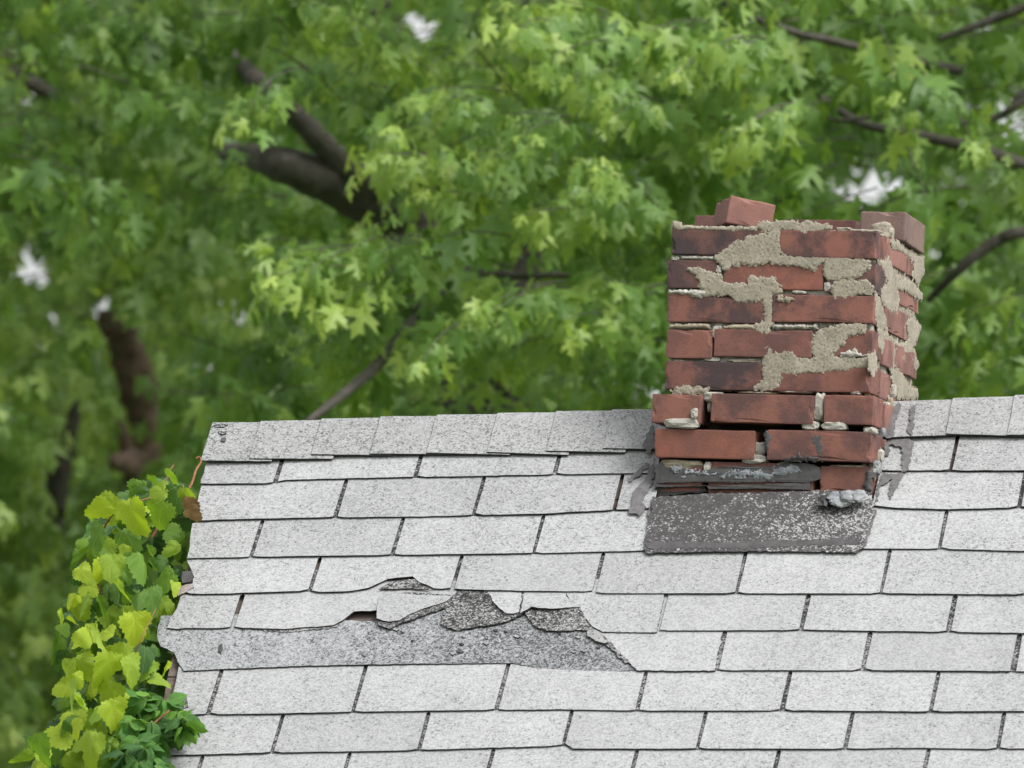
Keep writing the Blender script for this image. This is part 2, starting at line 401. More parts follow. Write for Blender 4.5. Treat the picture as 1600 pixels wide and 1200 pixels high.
CHL, CHR = rs(1024, 760)[0], rs(1364, 760)[0]       # where the chimney stands through the roof
def rowslots(r):
    if r in SLOTPX:
        xs = [rs(*p)[0] for p in SLOTPX[r]]
        while xs[-1] < XMAX: xs.append(xs[-1]+TW)
    else:
        xs = list(np.arange(X0 + (.5*TW if r % 2 == 0 else 0), XMAX+TW, TW))
    return xs
EDGEPX = [(329,657),(326,700),(319,735),(309,780),(300,815),(297,850),(291,883),(300,895),(301,912),(284,922),(276,950),(262,975),(262,1000),(281,1046),(274,1056),(268,1098),(292,1112),(262,1120),(240,1165),(225,1200)]
EDG = np.array(sorted([rs(*p)[::-1] for p in EDGEPX]))
def edge_x(s): return float(np.interp(s, EDG[:, 0], EDG[:, 1])) if s < EDG[-1, 0] else rake_x(s)-.012
cnt = 0
for r in range(0, 15):
    xs = rowslots(r)
    tabs = list(zip(xs[:-1], xs[1:]))
    sm = line_s(r, .1)
    first = xs[0]
    pieces = [(edge_x(sm-.06), first, 'left')] + [(a, b, '') for a, b in tabs if a < XMAX]
    for a, b, fl in pieces:
        cnt += 1
        if r == 6 and a < rs(1100, 1040)[0]-.01: continue          # blown off: traced below
        if r == 5 and .0 < a < rs(1010, 980)[0] and fl == '': continue
        if r == 0 and (a < CHR and b > CHL): continue
        kw = {}
        if fl == 'left': kw = dict(left_fn=edge_x, gl=0)
        if r in (1, 2, 3) and b > CHL and a < CHR:                 # cut round the chimney
            left_end = rs(*{1: (1026, 740), 2: (1021, 797), 3: (1006, 861)}[r])[0]
            right_start = rs(*{1: (1372, 736), 2: (1363, 791), 3: (1346, 857)}[r])[0]
            if a < left_end-.03: shingle(r, a, left_end, cnt, gr=.001, top=1.0)
            if b > right_start+.03 and r == 0: pass
            continue
        if r == 3 and False: pass
        shingle(r, a, b, cnt, top=1.0 if r == 0 else 2.3, **kw)
    if r in (1, 2, 3):
        right_start = rs(*{1: (1372, 736), 2: (1363, 791), 3: (1346, 857)}[r])[0]
        nxt = [q for q in xs if q > right_start+.03][0]
        prev = [q for q in xs if q <= right_start+.03]
        shingle(r, right_start, nxt, 900+r, gl=.0, top=1.0)
# the two long tabs of row 5 left of the tear, and the row 5 and 6 tabs right of it (cut along the tear)
shingle(5, rs(363.5, 981)[0], rs(592, 960)[0], 501, gr=.0,
        bot_fn=lambda x: float(np.interp(x, T5[:, 0], T5[:, 1]))) if False else None
T5 = np.array([rs(*p) for p in [(363,982),(420,983),(440,984),(490,980),(515,978.5),(530,975),(538,968),(543,960),(559,954.5),(575,956),(592,956)]])
shingle(5, rs(363.5, 981)[0], rs(593, 950)[0], 502, gr=.0, bot_fn=lambda x: float(np.interp(x, T5[:, 0], T5[:, 1])), top=1.6)

def slab(name, poly, mats=(0, 1), th=.004, jag=.0016, step=.006, parent=None, seed=1, base=.0):
    """a torn sheet: outline (px, py, height above the deck in mm), ragged edges, real thickness"""
    parent = parent or house
    P = []
    for q in poly:
        n = base + (q[2] if len(q) > 2 else 8)/1000; x, s = rs(q[0], q[1], n); P.append((x, s, n))
    out = []
    for k in range(len(P)):
        a, b = np.array(P[k]), np.array(P[(k+1) % len(P)])
        L = math.hypot(*(b-a)[:2]); m_ = max(1, int(L/step))
        t = (b-a)[:2]/max(L, 1e-6); nrm = np.array([-t[1], t[0]])
        for j in range(m_):
            f = j/m_; q = a+(b-a)*f
            jj = jag*(nz(q[0]*90, q[1]*90, seed)+.7*nz(q[0]*260, q[1]*260, seed)) if 0 < j else 0
            out.append((q[0]+nrm[0]*jj, q[1]+nrm[1]*jj, q[2]))
    top = [rp(*q) for q in out]; k = len(top)
    tris = tessellate_polygon([[Vector((q[0], -q[1], 0)) for q in out]])
    V = top + [p-RN*th for p in top]
    F, fm = [], []
    for t in tris:
        a, b, c = [Vector((out[i][0], -out[i][1])) for i in t]
        ccw = (b-a).cross(c-a) > 0 if hasattr((b-a).cross(c-a), '__gt__') else True
        t = tuple(t) if ccw else (t[0], t[2], t[1])
        F.append(t); fm.append(0); F.append((t[0]+k, t[2]+k, t[1]+k)); fm.append(1)
    area = sum(out[i][0]*-out[(i+1) % k][1] - out[(i+1) % k][0]*-out[i][1] for i in range(k))
    for i in range(k):
        j = (i+1) % k
        F.append((i, i+k, j+k, j) if area > 0 else (i, j, j+k, i+k)); fm.append(1)
    return link(name, mesh(name, V, F, fm), parent, list(mats))
GE = (M_GRAN, M_EDGE)
# layers laid bare where row 6 is gone
slab('bare_underlayer', [(246,984,5),(252,962,4.5),(440,958,4.5),(536,962,4.5),(541,969,4.8),(570,971,4.8),(592,970,4.8),(600,955,4.5),(632,958,4.5),(640,965,4.6),(690,955,4.5),(694,946,4.2),(797,945,4.2),(925,955,4.2),(935,990,5),(1005,1046,5.8),(965,1049,5.8),(900,1047,5.6),(840,1044,5.6),(802,1036,8.0),(640,1037,9.6),(480,1040,9.8),(380,1044,9.8),(287,1048,9.8),(279,1036,6.4),(272,1020,6),(262,1014,6),(251,1010,6),(246,998,5)], (M_UNFADED, M_EDGE), .0035, seed=3)['label'] = 'bluish grey strip of unfaded shingle laid bare'
slab('bare_underlayer', [(594,926,4.4),(800,926,4.4),(1040,926,4.4),(1040,868,-.4),(800,868,-.4),(594,868,-.4)], (M_WORN, M_EDGE), .002, .0005, seed=5)
slab('torn_shingle', [(913,983,6),(931,991,7),(949,1003,8),(967,1020,9),(980,1033,10),(995,1047,10.2),(1060,1048,10),(1117,1047.5,10),(1126,1000,6.5),(1131,970,3.5),(1136,925,0),(1000,925,0),(905,940,1.5)], GE, .004, .003, seed=7)
slab('torn_shingle', [(886,930,6),(900,948,7),(915,966,8),(925,978,9.5),(941,987,10),(985,988,10),(1026,987.5,10),(1036,940,7),(1041,905,5),(990,905,5),(880,905,5)], GE, .004, .002, seed=8)
slab('torn_shingle', [(592,931,7),(589,950,13),(588.5,966,16),(598,969.5,16),(607,971,15),(624,969,14),(637,961,13),(652,955,12),(667,949,12),(684,944,11),(698,939,10.5),(713,926,5),(715,908,3),(596,908,3)], GE, .0035, .0015, seed=9)
slab('torn_shingle', [(590,966,10),(591,976,11),(600,979.5,12),(609,983,12),(618,978,12),(626,973,12),(645,967.5,11),(672,957,10),(703,947,9),(714,930,7),(640,925,6),(600,930,6)], (M_WORN, M_EDGE), .004, .003, seed=10)
slab('torn_shingle', [(702,926,4.5),(697,943,7),(692,960,9.5),(688,975,10),(712,984,11),(739,980,11),(765,976,11),(791,971,11),(812,962,10),(826,926,4.5),(760,915,4)], (M_WORN, M_EDGE), .003, .004, seed=11)
slab('torn_shingle', [(762,925,5),(771,940,13),(780,950,14),(791,958,15),(802,958.5,15),(811,956,14),(814,940,13),(815,925,5),(800,908,3),(770,908,3)], GE, .003, .002, seed=12)
slab('torn_shingle', [(814,945,9),(832,944,9),(905,946,9),(914,965,9.5),(918,984,10),(880,985.5,10.5),(855,985,10.5),(838,980,10),(826,968,10)], (M_WORN, M_EDGE), .0035, .004, seed=13)
slab('torn_shingle', [(820,925,5),(815,945,15),(813,958,18),(822,953,18),(831,947.5,18),(846,950,17),(862,951,16),(884,949,14),(905,948.5,12),(898,942,11),(885,932,6.5),(880,908,3),(822,908,3)], GE, .0035, .002, seed=14)
slab('torn_shingle', [(918,985,9),(922,980,11),(937,990,13),(950,1003,13),(944,1005,13),(930,1001,12),(918,994,10)], (M_CAP, M_EDGE), .004, .003, seed=15)
slab('torn_shingle', [(690,977,8),(712,972,9),(745,974,10),(738,981,10),(712,985,9)], (M_CAP, M_EDGE), .002, .002, seed=16)
slab('torn_shingle', [(366,980,6),(420,986,6.5),(450,988,6.5),(492,984,6.5),(526,981,6.5),(532,974,6),(480,965,5),(370,970,5)], (M_WORN, M_EDGE), .002, .004, .004, seed=25)
slab('torn_shingle', [(760,930,6),(772,948,9),(786,960,11),(800,965,11),(816,960,11),(818,940,8),(800,927,4.5)], (M_WORN, M_EDGE), .0025, .004, .004, seed=26)
slab('torn_shingle', [(905,955,8),(918,972,9),(930,986,10),(946,996,10.5),(962,1012,10.5),(985,1036,10.8),(978,1036,10.5),(955,1014,10),(936,998,9.5),(915,985,9),(900,965,8)], (M_WORN, M_EDGE), .002, .005, .004, seed=27)
slab('torn_shingle', [(592,921,11),(611,908,12.5),(648,905,12.5),(660,914,12),(676,922,11),(640,919,10.5)], (M_WORN, M_EDGE), .0015, .003, .004, seed=28)
for k in range(26):                                  # crumbs of broken shingle below the tear
    q = random.Random(1300+k); a, b = q.uniform(560, 960), q.gauss(1000, 22); w = q.uniform(2, 6)
    if b > 1032: continue
    slab('debris_chip', [(a-w, b-1, 8.5), (a, b-w*.5, 10), (a+w, b, 9.5), (a+w*.3, b+w*.4, 8.5)], (q.choice([M_GRAN, M_TAR, M_CAP]), M_EDGE), .003, .001, .003, seed=30+k)
# a nail and a pebble lying on the bare strip, slivers of broken edge
slab('debris_chip', [(567,1017,9),(572,1016,11),(575,1020,11),(571,1025,10),(566,1023,9)], (M_FOIL, M_FOIL), .004, .0005, .003, seed=17)
slab('debris_chip', [(342,1008,8),(347,1005,10),(348,1012,10),(345,1020,9),(341,1018,8)], (M_TAR, M_EDGE), .003, .0005, .003, seed=18)
slab('debris_chip', [(284,893,10),(300,892,13),(303,900,12),(297,909,12),(285,911,10)], (M_TAR, M_EDGE), .004, .002, .004, seed=19)
slab('debris_chip', [(276,918,9),(296,912,12),(303,917,12),(290,925,10),(278,931,9)], (M_PAINT, M_EDGE), .004, .002, .004, seed=20)
slab('debris_chip', [(270,1092,9),(290,1088,12),(294,1104,12),(280,1108,11),(268,1106,9)], (M_WORN, M_EDGE), .004, .003, .004, seed=21)

# ridge cap pieces, each lapping over the one to its left
def cap(pl, pr, yb_l, yb_r, seed, left_drop=0.0):
    R = random.Random(seed)
    xl = rs(pl, 640)[0]; xr = rs(pr, 640)[0]
    M_ = 10; rows = []
    for i in range(M_+1):
        u = i/M_; x = xl + (xr+.05-xl)*u
        uu = min(1, (x-xl)/(xr-xl))
        sc_ = crest_s(x); sbot = rs(0, 0)[1]
        px = pl + (pr-pl)*u
        sb = rs(px, yb_l+(yb_r-yb_l)*u, .019)[1] + .001*nz(x*60, seed)
        lift = .0178 - .0050*u + R.uniform(-.0003, .0003)
        col = []
        for k in range(7):                                          # front leg
            s = sb + (sc_+.018-sb)*k/6
            q = rp(x + (.0012*nz(s*50, seed*1.7, i) if i == 0 else 0), s, lift + (.0015*(1-k/6)**2))
            col.append(q)
        cz = rp(x, sc_, lift)
        topz = cz[2]
        for a in (25, 50, 75, 100, 125):                            # rounded fold
            th = rad(a)
            ctr = rp(x, sc_+.018, lift) + np.array([0, .0125, -.0125])
            col.append(ctr + np.array([0, -math.cos(rad(45)+th*.72)*.0177, math.sin(rad(45)+th*.72)*.0177]))
        last = col[-1]
        for k in range(1, 4): col.append(last + np.array([0, .035*k, -.035*k]))
        rows.append(col)
    nR = len(rows[0]); V = [p for c in rows for p in c]; o = len(V)
    V2 = []
    for c in rows:
        for k, p in enumerate(c):
            d = np.array(c[min(k+1, nR-1)])-np.array(c[max(k-1, 0)]); nn = np.cross(d, RX); nn /= np.linalg.norm(nn)
            if nn[2] < 0: nn = -nn
            V2.append(p - nn*.003)
    V += V2; F = []; fm = []
    for i in range(M_):
        for k in range(nR-1):
            a = i*nR+k; F.append((a, a+nR, a+nR+1, a+1)); fm.append(0); F.append((o+a, o+a+1, o+a+nR+1, o+a+nR)); fm.append(1)
        a = i*nR; F.append((a, o+a, o+a+nR, a+nR)); fm.append(1)
    for k in range(nR-1):
        F.append((k, k+1, o+k+1, o+k)); fm.append(1)
        a = M_*nR+k; F.append((a, o+a, o+a+1, a+1)); fm.append(1)
    return link('ridge_cap', mesh('ridge_cap', V, F, fm), house, [M_CAP, M_EDGE])
CAPS = [(341,415,719,718),(415,509,716,714),(509,600,709.5,708.5),(600,687,708.5,707),(687,781,707,708),(781,872,706,708),(872,959,704,704),(959,1030,700,699.5),
        (1383,1487,683.5,676),(1487,1583,677.5,679),(1583,1680,679,677),(1680,1776,677,677),(1776,1872,677,676),(1872,1968,676,676),(1968,2064,676,676),(2064,2160,676,676)]
for i, c in enumerate(CAPS): cap(*c, seed=31+i)
# broken strips on the first cap
slab('debris_chip', [(333,664,19),(345,662,21),(356,663,20),(350,667,20),(335,667,19)], (M_WORN, M_EDGE), .003, .001, .004, seed=22)
slab('debris_chip', [(340,674,19),(354,673,22),(353,677,21),(345,679,20)], (M_WORN, M_EDGE), .003, .001, .004, seed=23)
slab('debris_chip', [(346,684,19),(353,684,21),(351,690,20),(345,689,20)], (M_TAR, M_EDGE), .003, .001, .004, seed=24)

# ------------------------------------------------------------------ chimney
CB = np.array([1.49998, -.21565, -.19823+Z0])       # foot of the front right corner, on the roof
th, ph = rad(-2.808), rad(1.952)
ez = np.array([math.sin(ph), 0, math.cos(ph)]); ey = np.array([-math.sin(th), math.cos(th), 0]); ex = np.cross(ey, ez); ex /= np.linalg.norm(ex); ey = np.cross(ez, ex)
chim = thing('chimney', 'crumbling red brick chimney with patchy mortar rising through the ridge', 'chimney')
cmx = Matrix.Identity(4)
for i in range(3): cmx[i][0], cmx[i][1], cmx[i][2], cmx[i][3] = ex[i], ey[i], ez[i], CB[i]
chim.matrix_world = cmx
LC = np.array([ex, ey, ez])                          # world -> local rotation
def cl(P): return LC @ (np.asarray(P)-CB)
CL = cl(CAM)
def cfront(px, py, y=0.0):                           # pixel to local (x, z) on the plane y = const
    d = LC @ ray(px, py); t = (y-CL[1])/d[1]; P = CL+t*d; return P[0], P[2]
def cside(px, py, x=0.0):
    d = LC @ ray(px, py); t = (x-CL[0])/d[0]; P = CL+t*d; return P[1], P[2]
def cproj(x, y, z): return proj(CB + ex*x + ey*y + ez*z)

def brick_geo(hx, hy_, hz_, seed, chip=1.0, rnd=.0016):
    t = [-1, -.975, -.9, -.6, -.2, .2, .6, .9, .975, 1]
    bm = bmesh.new(); H = (hx, hy_, hz_); n = len(t); vm = {}
    def val(a, k):                                   # keep the rounded rim the same width on every axis
        q = t[k]
        if abs(q) > .95: q = math.copysign(1-(.0035/H[a])*(0 if abs(q) == 1 else 1), q)
        elif abs(q) > .85: q = math.copysign(1-.010/H[a], q)
        return q*H[a]
    def vert(i, j, k):
        if (i, j, k) in vm: return vm[(i, j, k)]
        p = [val(0, i), val(1, j), val(2, k)]
        q = [max(-H[a]+rnd, min(H[a]-rnd, p[a])) for a in range(3)]
        d = Vector(p)-Vector(q); e = sum(abs(abs(p[a])-H[a]) < 1e-6 for a in range(3))
        if d.length > 1e-9: d = d.normalized()*rnd
        P = Vector(q)+d
        nn = mnoise.noise_vector(Vector((P.x*30+seed*5.3, P.y*30, P.z*30)))*.0006
        edge = sum(H[a]-abs(p[a]) < .005 for a in range(3)) >= 2
        if edge:
            c = mnoise.noise(Vector((P.x*38+seed*9.1, P.y*38, P.z*38+seed)))
            if c > .2: P -= Vector([math.copysign(1, p[a]) if H[a]-abs(p[a]) < .005 else 0 for a in range(3)])*(c-.2)*.009*chip
        P += nn
        vm[(i, j, k)] = bm.verts.new(P); return vm[(i, j, k)]
    for a in range(n-1):
        for b in range(n-1):
            for s in (0, n-1):
                for f in ([(s, a, b), (s, a+1, b), (s, a+1, b+1), (s, a, b+1)], [(a, s, b), (a, s, b+1), (a+1, s, b+1), (a+1, s, b)], [(a, b, s), (a+1, b, s), (a+1, b+1, s), (a, b+1, s)]):
                    if s == 0: f = f[::-1]
                    bm.faces.new([vert(*q) for q in f])
    bmesh.ops.recalc_face_normals(bm, faces=bm.faces)
    me = bpy.data.meshes.new('brick'); bm.to_mesh(me); bm.free(); return me
RED = (.180, .077, .060); BRT = (.222, .080, .055); DRK = (.095, .054, .051); MAR = (.150, .066, .056); PINK = (.235, .122, .103); DUST_LIT = (.31, .195, .17)  # palest tone: dusty brick, lightened further as painted sunlight
def brick(x0, x1, y0, y1, z0, z1, col, scorch, seed, parent=chim, name='brick', chip=1.0, rot=None):
    me = brick_geo((x1-x0)/2, (y1-y0)/2, (z1-z0)/2, seed, chip)
    o = link(name, me, parent, [M_BRICK])
    o.location = ((x0+x1)/2, (y0+y1)/2, (z0+z1)/2); o.color = (*[c*random.Random(seed*7).uniform(.85, 1.15) for c in col], min(1, scorch+.22))
    if rot: o.rotation_euler = rot
    return o
BD = .098; DEP = .455
# front faces traced course by course: (px x0, x1, y0, y1, colour, scorch)
FRONT = [
 [(1050,1210,355,398,DRK,.85),(1219,1370,360,403,RED,.6)],
 [(1043,1118,406,450,DRK,.55),(1131,1285,411,452,BRT,.25),(1291,1368,408,457,DRK,.7)],
 [(1043,1199,460,504,RED,.65),(1207,1366,461,504,RED,.6)],
 [(1042,1112,515,560,RED,.2),(1117,1268,515,558,MAR,.3),(1275,1362,514,557,RED,.5)],
 [(1040,1192,565,609,MAR,.75),(1197,1361,568,612,RED,.35)],
]
FRONT2 = [
 [(1020,1094,616,661,RED,.3),(1112,1270,616,661,RED,.45),(1288,1367,617,663,RED,.4)],
 [(1023,1178,671,716,BRT,.15),(1200,1361,673,720,RED,.4)],
 [(1030,1094,727,768,RED,.3),(1106,1268,722,772,RED,.2),(1280,1359,728,770,RED,.3)],
]
sd = 100; course_z = []
XRT0 = cfront(1365, 480)[0]
for c in FRONT:
    zs = []
    for (a, b, t, u, col, scr) in c:
        sd += 1; x0, z1 = cfront(a, t); x1, z0 = cfront(b, u)
        if b > 1350: x1 = XRT0
        _, z1b = cfront(b, t); _, z0b = cfront(a, u)
        brick(x0, x1, random.Random(sd).uniform(-.002, .002), BD, (z0+z0b)/2, (z1+z1b)/2, col, scr, sd); zs.append((z0, z1))
    course_z.append((np.mean([z[0] for z in zs]), np.mean([z[1] for z in zs])))
FY = -.022
for ci, c in enumerate(FRONT2):
    zs = []
    for (a, b, t, u, col, scr) in c:
        sd += 1; x0, z1 = cfront(a, t, FY); x1, z0 = cfront(b, u, FY)
        if b > 1350: x1 = XRT0+.012
        _, z1b = cfront(b, t, FY); _, z0b = cfront(a, u, FY)
        yo = FY + (.012 if ci == 2 else random.Random(sd).uniform(-.003, .003))
        brick(x0, x1, yo, yo+BD, (z0+z0b)/2, (z1+z1b)/2, col, scr, sd, chip=1.3); zs.append((z0, z1))
    course_z.append((np.mean([z[0] for z in zs]), np.mean([z[1] for z in zs])))
XLF = cfront(1043, 480)[0]; XRT = cfront(1365, 480)[0]
# right and left sides and the back wall, course by course
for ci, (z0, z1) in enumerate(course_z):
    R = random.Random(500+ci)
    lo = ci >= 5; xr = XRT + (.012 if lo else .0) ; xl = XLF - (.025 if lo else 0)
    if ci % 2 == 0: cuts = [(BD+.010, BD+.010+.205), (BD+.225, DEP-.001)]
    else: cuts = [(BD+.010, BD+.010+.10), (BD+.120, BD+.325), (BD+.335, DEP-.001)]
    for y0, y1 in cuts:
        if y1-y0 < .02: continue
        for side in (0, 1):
            sd += 1; col = R.choice([DUST_LIT, PINK, DUST_LIT, PINK, DUST_LIT, PINK])  # side bricks paler than the front: lime dust plus painted sunlight
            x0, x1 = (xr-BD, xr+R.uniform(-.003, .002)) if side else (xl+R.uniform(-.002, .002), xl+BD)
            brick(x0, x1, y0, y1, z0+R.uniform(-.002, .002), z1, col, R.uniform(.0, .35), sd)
    nb = 2; xs = np.linspace(xl+BD+.01, xr-BD-.01, nb+1)
    for k in range(nb):
        sd += 1; brick(xs[k]+.005, xs[k+1]-.005, DEP-BD, DEP, z0, z1, RED, .4, sd)
ZT = course_z[0][1]; PITCHZ = course_z[0][1]-course_z[1][1]
# one more course left standing on the back wall
brick(cfront(1086, 345, DEP-BD)[0], cfront(1196, 345, DEP-BD)[0], DEP-BD, DEP, ZT+.013, ZT+.07, DRK, .5, 801)
brick(cfront(1226, 345, DEP-BD)[0], cfront(1338, 345, DEP-BD)[0], DEP-BD, DEP, ZT+.012, ZT+.064, MAR, .5, 802)
# sooty flue inside
link('flue', box_mesh('flue', XLF+BD-.02, XRT-BD+.02, BD-.015, DEP-BD+.015, course_z[-1][0]-.3, ZT-.05), chim, [M_SOOT])
link('chimney_core', box_mesh('chimney_core', XLF+.012, XRT-.012, .055, DEP-.012, course_z[-1][0]-.35, course_z[5][1]-.004), chim, [M_SOOT])

def inside(P, poly):
    x, y = P[:, 0], P[:, 1]; r = np.zeros(len(P), bool); n = len(poly)
    for i in range(n):
        (x1, y1), (x2, y2) = poly[i], poly[(i+1) % n]
        c = ((y1 > y) != (y2 > y)) & (x < (x2-x1)*(y-y1)/(y2-y1+1e-12)+x1); r ^= c
    return r
def polydist(P, poly):
    d = np.full(len(P), 1e9); n = len(poly)
    for i in range(n):
        a, b = np.array(poly[i]), np.array(poly[(i+1) % n]); ab = b-a
        t = np.clip(((P-a) @ ab)/(ab @ ab+1e-12), 0, 1); d = np.minimum(d, np.linalg.norm(P-a-t[:, None]*ab, axis=1))
    return d
def smear(name, poly, mt, plane='front', off=0.0, h=.006, seed=1, step=.0018, jag=.006, rough=.0006, parent=chim, px=True, grow=0.0):
    """mortar smeared over brick faces: a lumpy sheet with a ragged outline, standing proud of the plane"""
    fn = cfront if plane == 'front' else cside
    pl = [fn(a, b, off) for a, b in poly] if px else poly
    A = np.array(pl); mn, mx = A.min(0)-.006, A.max(0)+.006
    U = np.arange(mn[0], mx[0], step); V_ = np.arange(mn[1], mx[1], step)
    G = np.array([(u, v) for u in U for v in V_])
    sgn = np.where(inside(G, pl), 1, -1)*polydist(G, pl)
    nn = np.array([nz(p[0]*60, p[1]*60, seed)+.8*nz(p[0]*170, p[1]*170, seed+3)+.7*nz(p[0]*420, p[1]*420, seed+4) for p in G])
    f = sgn + grow + jag*nn
    nf = np.array([nz(p[0]*45, p[1]*45, seed+9)*1.2+nz(p[0]*160, p[1]*160, seed+9)+.6*nz(p[0]*400, p[1]*400, seed+5) for p in G])
    hh = np.clip(f/.007, 0, 1)**.6*h + np.where(f > 0, nf*rough, 0)
    ok = f > -step*.2
    nv = len(V_); idx = {}; V = []; F = []
    def vid(k):
        if k not in idx:
            idx[k] = len(V); y = hh[k] if f[k] > step*.9 else -.0012
            V.append((G[k, 0], off-y, G[k, 1]) if plane == 'front' else (off+y, G[k, 0], G[k, 1]))
        return idx[k]
    for i in range(len(U)-1):
        for j in range(nv-1):
            q = (i*nv+j, (i+1)*nv+j, (i+1)*nv+j+1, i*nv+j+1)
            if sum(ok[k] for k in q) >= 3: F.append(tuple(vid(k) for k in q))
    if not F: return None
    return link(name, mesh(name, V, F), parent, [mt], True)
def Z1(pts): return [(1000+a/3.3333, 290+b/3.3333) for a, b in pts]
def Z2(pts): return [(1000+a/3.3333, 580+b/3.3333) for a, b in pts]
# recessed joint mortar behind the upper five courses
z_lo, z_hi = course_z[4][0]-.004, course_z[0][1]-.004
smear('joint_mortar', [(XLF+.004, z_lo), (XRT-.004, z_lo), (XRT-.004, z_hi), (XLF+.004, z_hi)], M_LIME, 'front', .021, .007, 41, .003, .004, .0050, px=False)
smear('joint_mortar', [(.012, z_lo-.2), (DEP-.01, z_lo-.2), (DEP-.01, z_hi), (.012, z_hi)], M_SAND, 'side', XRT-.013, .006, 42, .004, .003, .003, px=False)
# repair mortar smeared over the front
smear('mortar_patch', Z1([(390,375),(440,330),(470,300),(540,280),(560,262),(620,255),(680,235),(735,225),(735,310),(760,340),(800,358),(900,360),(970,372),(965,400),(940,415),(900,440),(830,420),(760,412),(700,408),(640,405),(600,418),(540,408),(480,415),(460,440),(430,440),(440,415),(400,400)]), M_SAND, grow=.0022, h=.0012, seed=1)
smear('mortar_patch', Z1([(630,190),(760,186),(900,190),(975,200),(1000,225),(930,240),(890,265),(840,262),(810,240),(760,225),(700,235),(650,245),(610,215)]), M_SAND, grow=.0022, h=.0012, seed=2)
smear('mortar_patch', Z1([(172,188),(205,190),(215,205),(300,215),(440,215),(610,215),(600,232),(540,228),(440,232),(330,225),(230,224),(178,222)]), M_SAND, grow=.0022, h=.0012, seed=3, jag=.003)
smear('mortar_patch', Z1([(255,435),(310,425),(345,445),(400,460),(425,470),(430,510),(560,510),(570,480),(620,470),(690,480),(735,530),(730,550),(690,560),(690,590),(640,590),(600,605),(540,615),(500,595),(480,575),(430,570),(390,570),(330,585),(270,575),(300,560),(345,545),(300,525),(310,490),(280,460)]), M_SAND, grow=.0022, h=.0012, seed=4)
smear('mortar_patch', Z1([(640,590),(690,560),(690,600),(690,720),(665,770),(620,760),(590,735),(600,715),(650,705),(655,650),(640,610)]), M_SAND, grow=.0022, h=.0012, seed=5)
smear('mortar_patch', Z1([(970,380),(1040,375),(1120,378),(1200,395),(1195,430),(1150,465),(1090,485),(1020,490),(965,480),(950,440)]), M_SAND, grow=.0022, h=.0012, seed=6)
smear('mortar_patch', Z1([(1010,495),(1080,490),(1180,490),(1215,530),(1205,570),(1120,572),(1060,595),(1015,600),(1000,560)]), M_SAND, grow=.0022, h=.0012, seed=7)
smear('mortar_patch', Z1([(700,590),(720,570),(800,580),(810,600),(770,618),(720,615)]), M_TAN, h=.006, seed=8)
smear('mortar_patch', Z1([(640,835),(680,840),(720,870),(790,860),(830,890),(900,895),(895,850),(905,780),(960,745),(1040,725),(1180,725),(1175,770),(1120,775),(1080,790),(1060,830),(1010,870),(1000,895),(1190,900),(1190,945),(1100,955),(1060,970),(960,965),(880,970),(800,985),(720,975),(740,1000),(720,1045),(680,1065),(600,1060),(620,1030),(640,990),(640,920),(655,870)]), M_SAND, grow=.0022, h=.0012, seed=9)
smear('mortar_patch', Z1([(1040,870),(1090,860),(1120,845),(1140,870),(1180,880),(1170,892),(1040,892)]), M_LIME, h=.004, seed=10, jag=.006)
smear('mortar_patch', Z1([(150,720),(360,718),(368,745),(150,748)]), M_TAN, h=.006, seed=11, off=.004, jag=.002)
smear('mortar_patch', Z1([(430,730),(480,722),(600,720),(600,752),(440,750)]), M_TAN, h=.006, seed=12, off=.004, jag=.002)
smear('mortar_patch', Z1([(160,1065),(230,1050),(300,1048),(350,1060),(350,1085),(170,1085)]), M_SAND, grow=.0022, h=.0012, seed=13)
smear('mortar_patch', Z1([(210,364),(390,364),(390,390),(215,385)]), M_LIME, h=.006, seed=14, off=.006, jag=.002)
smear('mortar_patch', Z1([(150,545),(230,540),(345,545),(350,570),(300,588),(250,570),(150,560)]), M_LIME, h=.007, seed=15, off=.002, jag=.003)
smear('mortar_patch', Z1([(680,722),(800,720),(920,722),(930,748),(690,750)]), M_LIME, h=.007, seed=16, off=.006, jag=.003)
# the right-hand side
for k, poly in enumerate([
   [(1240,390),(1300,380),(1310,420),(1340,470),(1420,510),(1470,560),(1470,600),(1440,580),(1380,545),(1340,530),(1350,600),(1340,660),(1300,660),(1260,600),(1255,540),(1290,500),(1270,440)],
   [(1300,285),(1340,290),(1410,340),(1480,380),(1480,450),(1445,520),(1420,480),(1425,400),(1380,350),(1310,320)],
   [(1240,740),(1290,780),(1360,830),(1400,800),(1390,700),(1430,690),(1465,740),(1445,800),(1420,840),(1455,940),(1420,960),(1390,900),(1370,980),(1400,1040),(1450,1060),(1445,1110),(1340,1110),(1310,1000),(1290,900),(1240,830)],
   [(1225,560),(1250,590),(1280,690),(1290,760),(1240,735),(1225,690)],
   [(1190,880),(1230,860),(1235,960),(1215,1000),(1190,960)]]):
    smear('mortar_patch', Z1(poly), M_SAND, 'side', XRT, .001, 60+k, .0024, .009, .0006, grow=.0025)
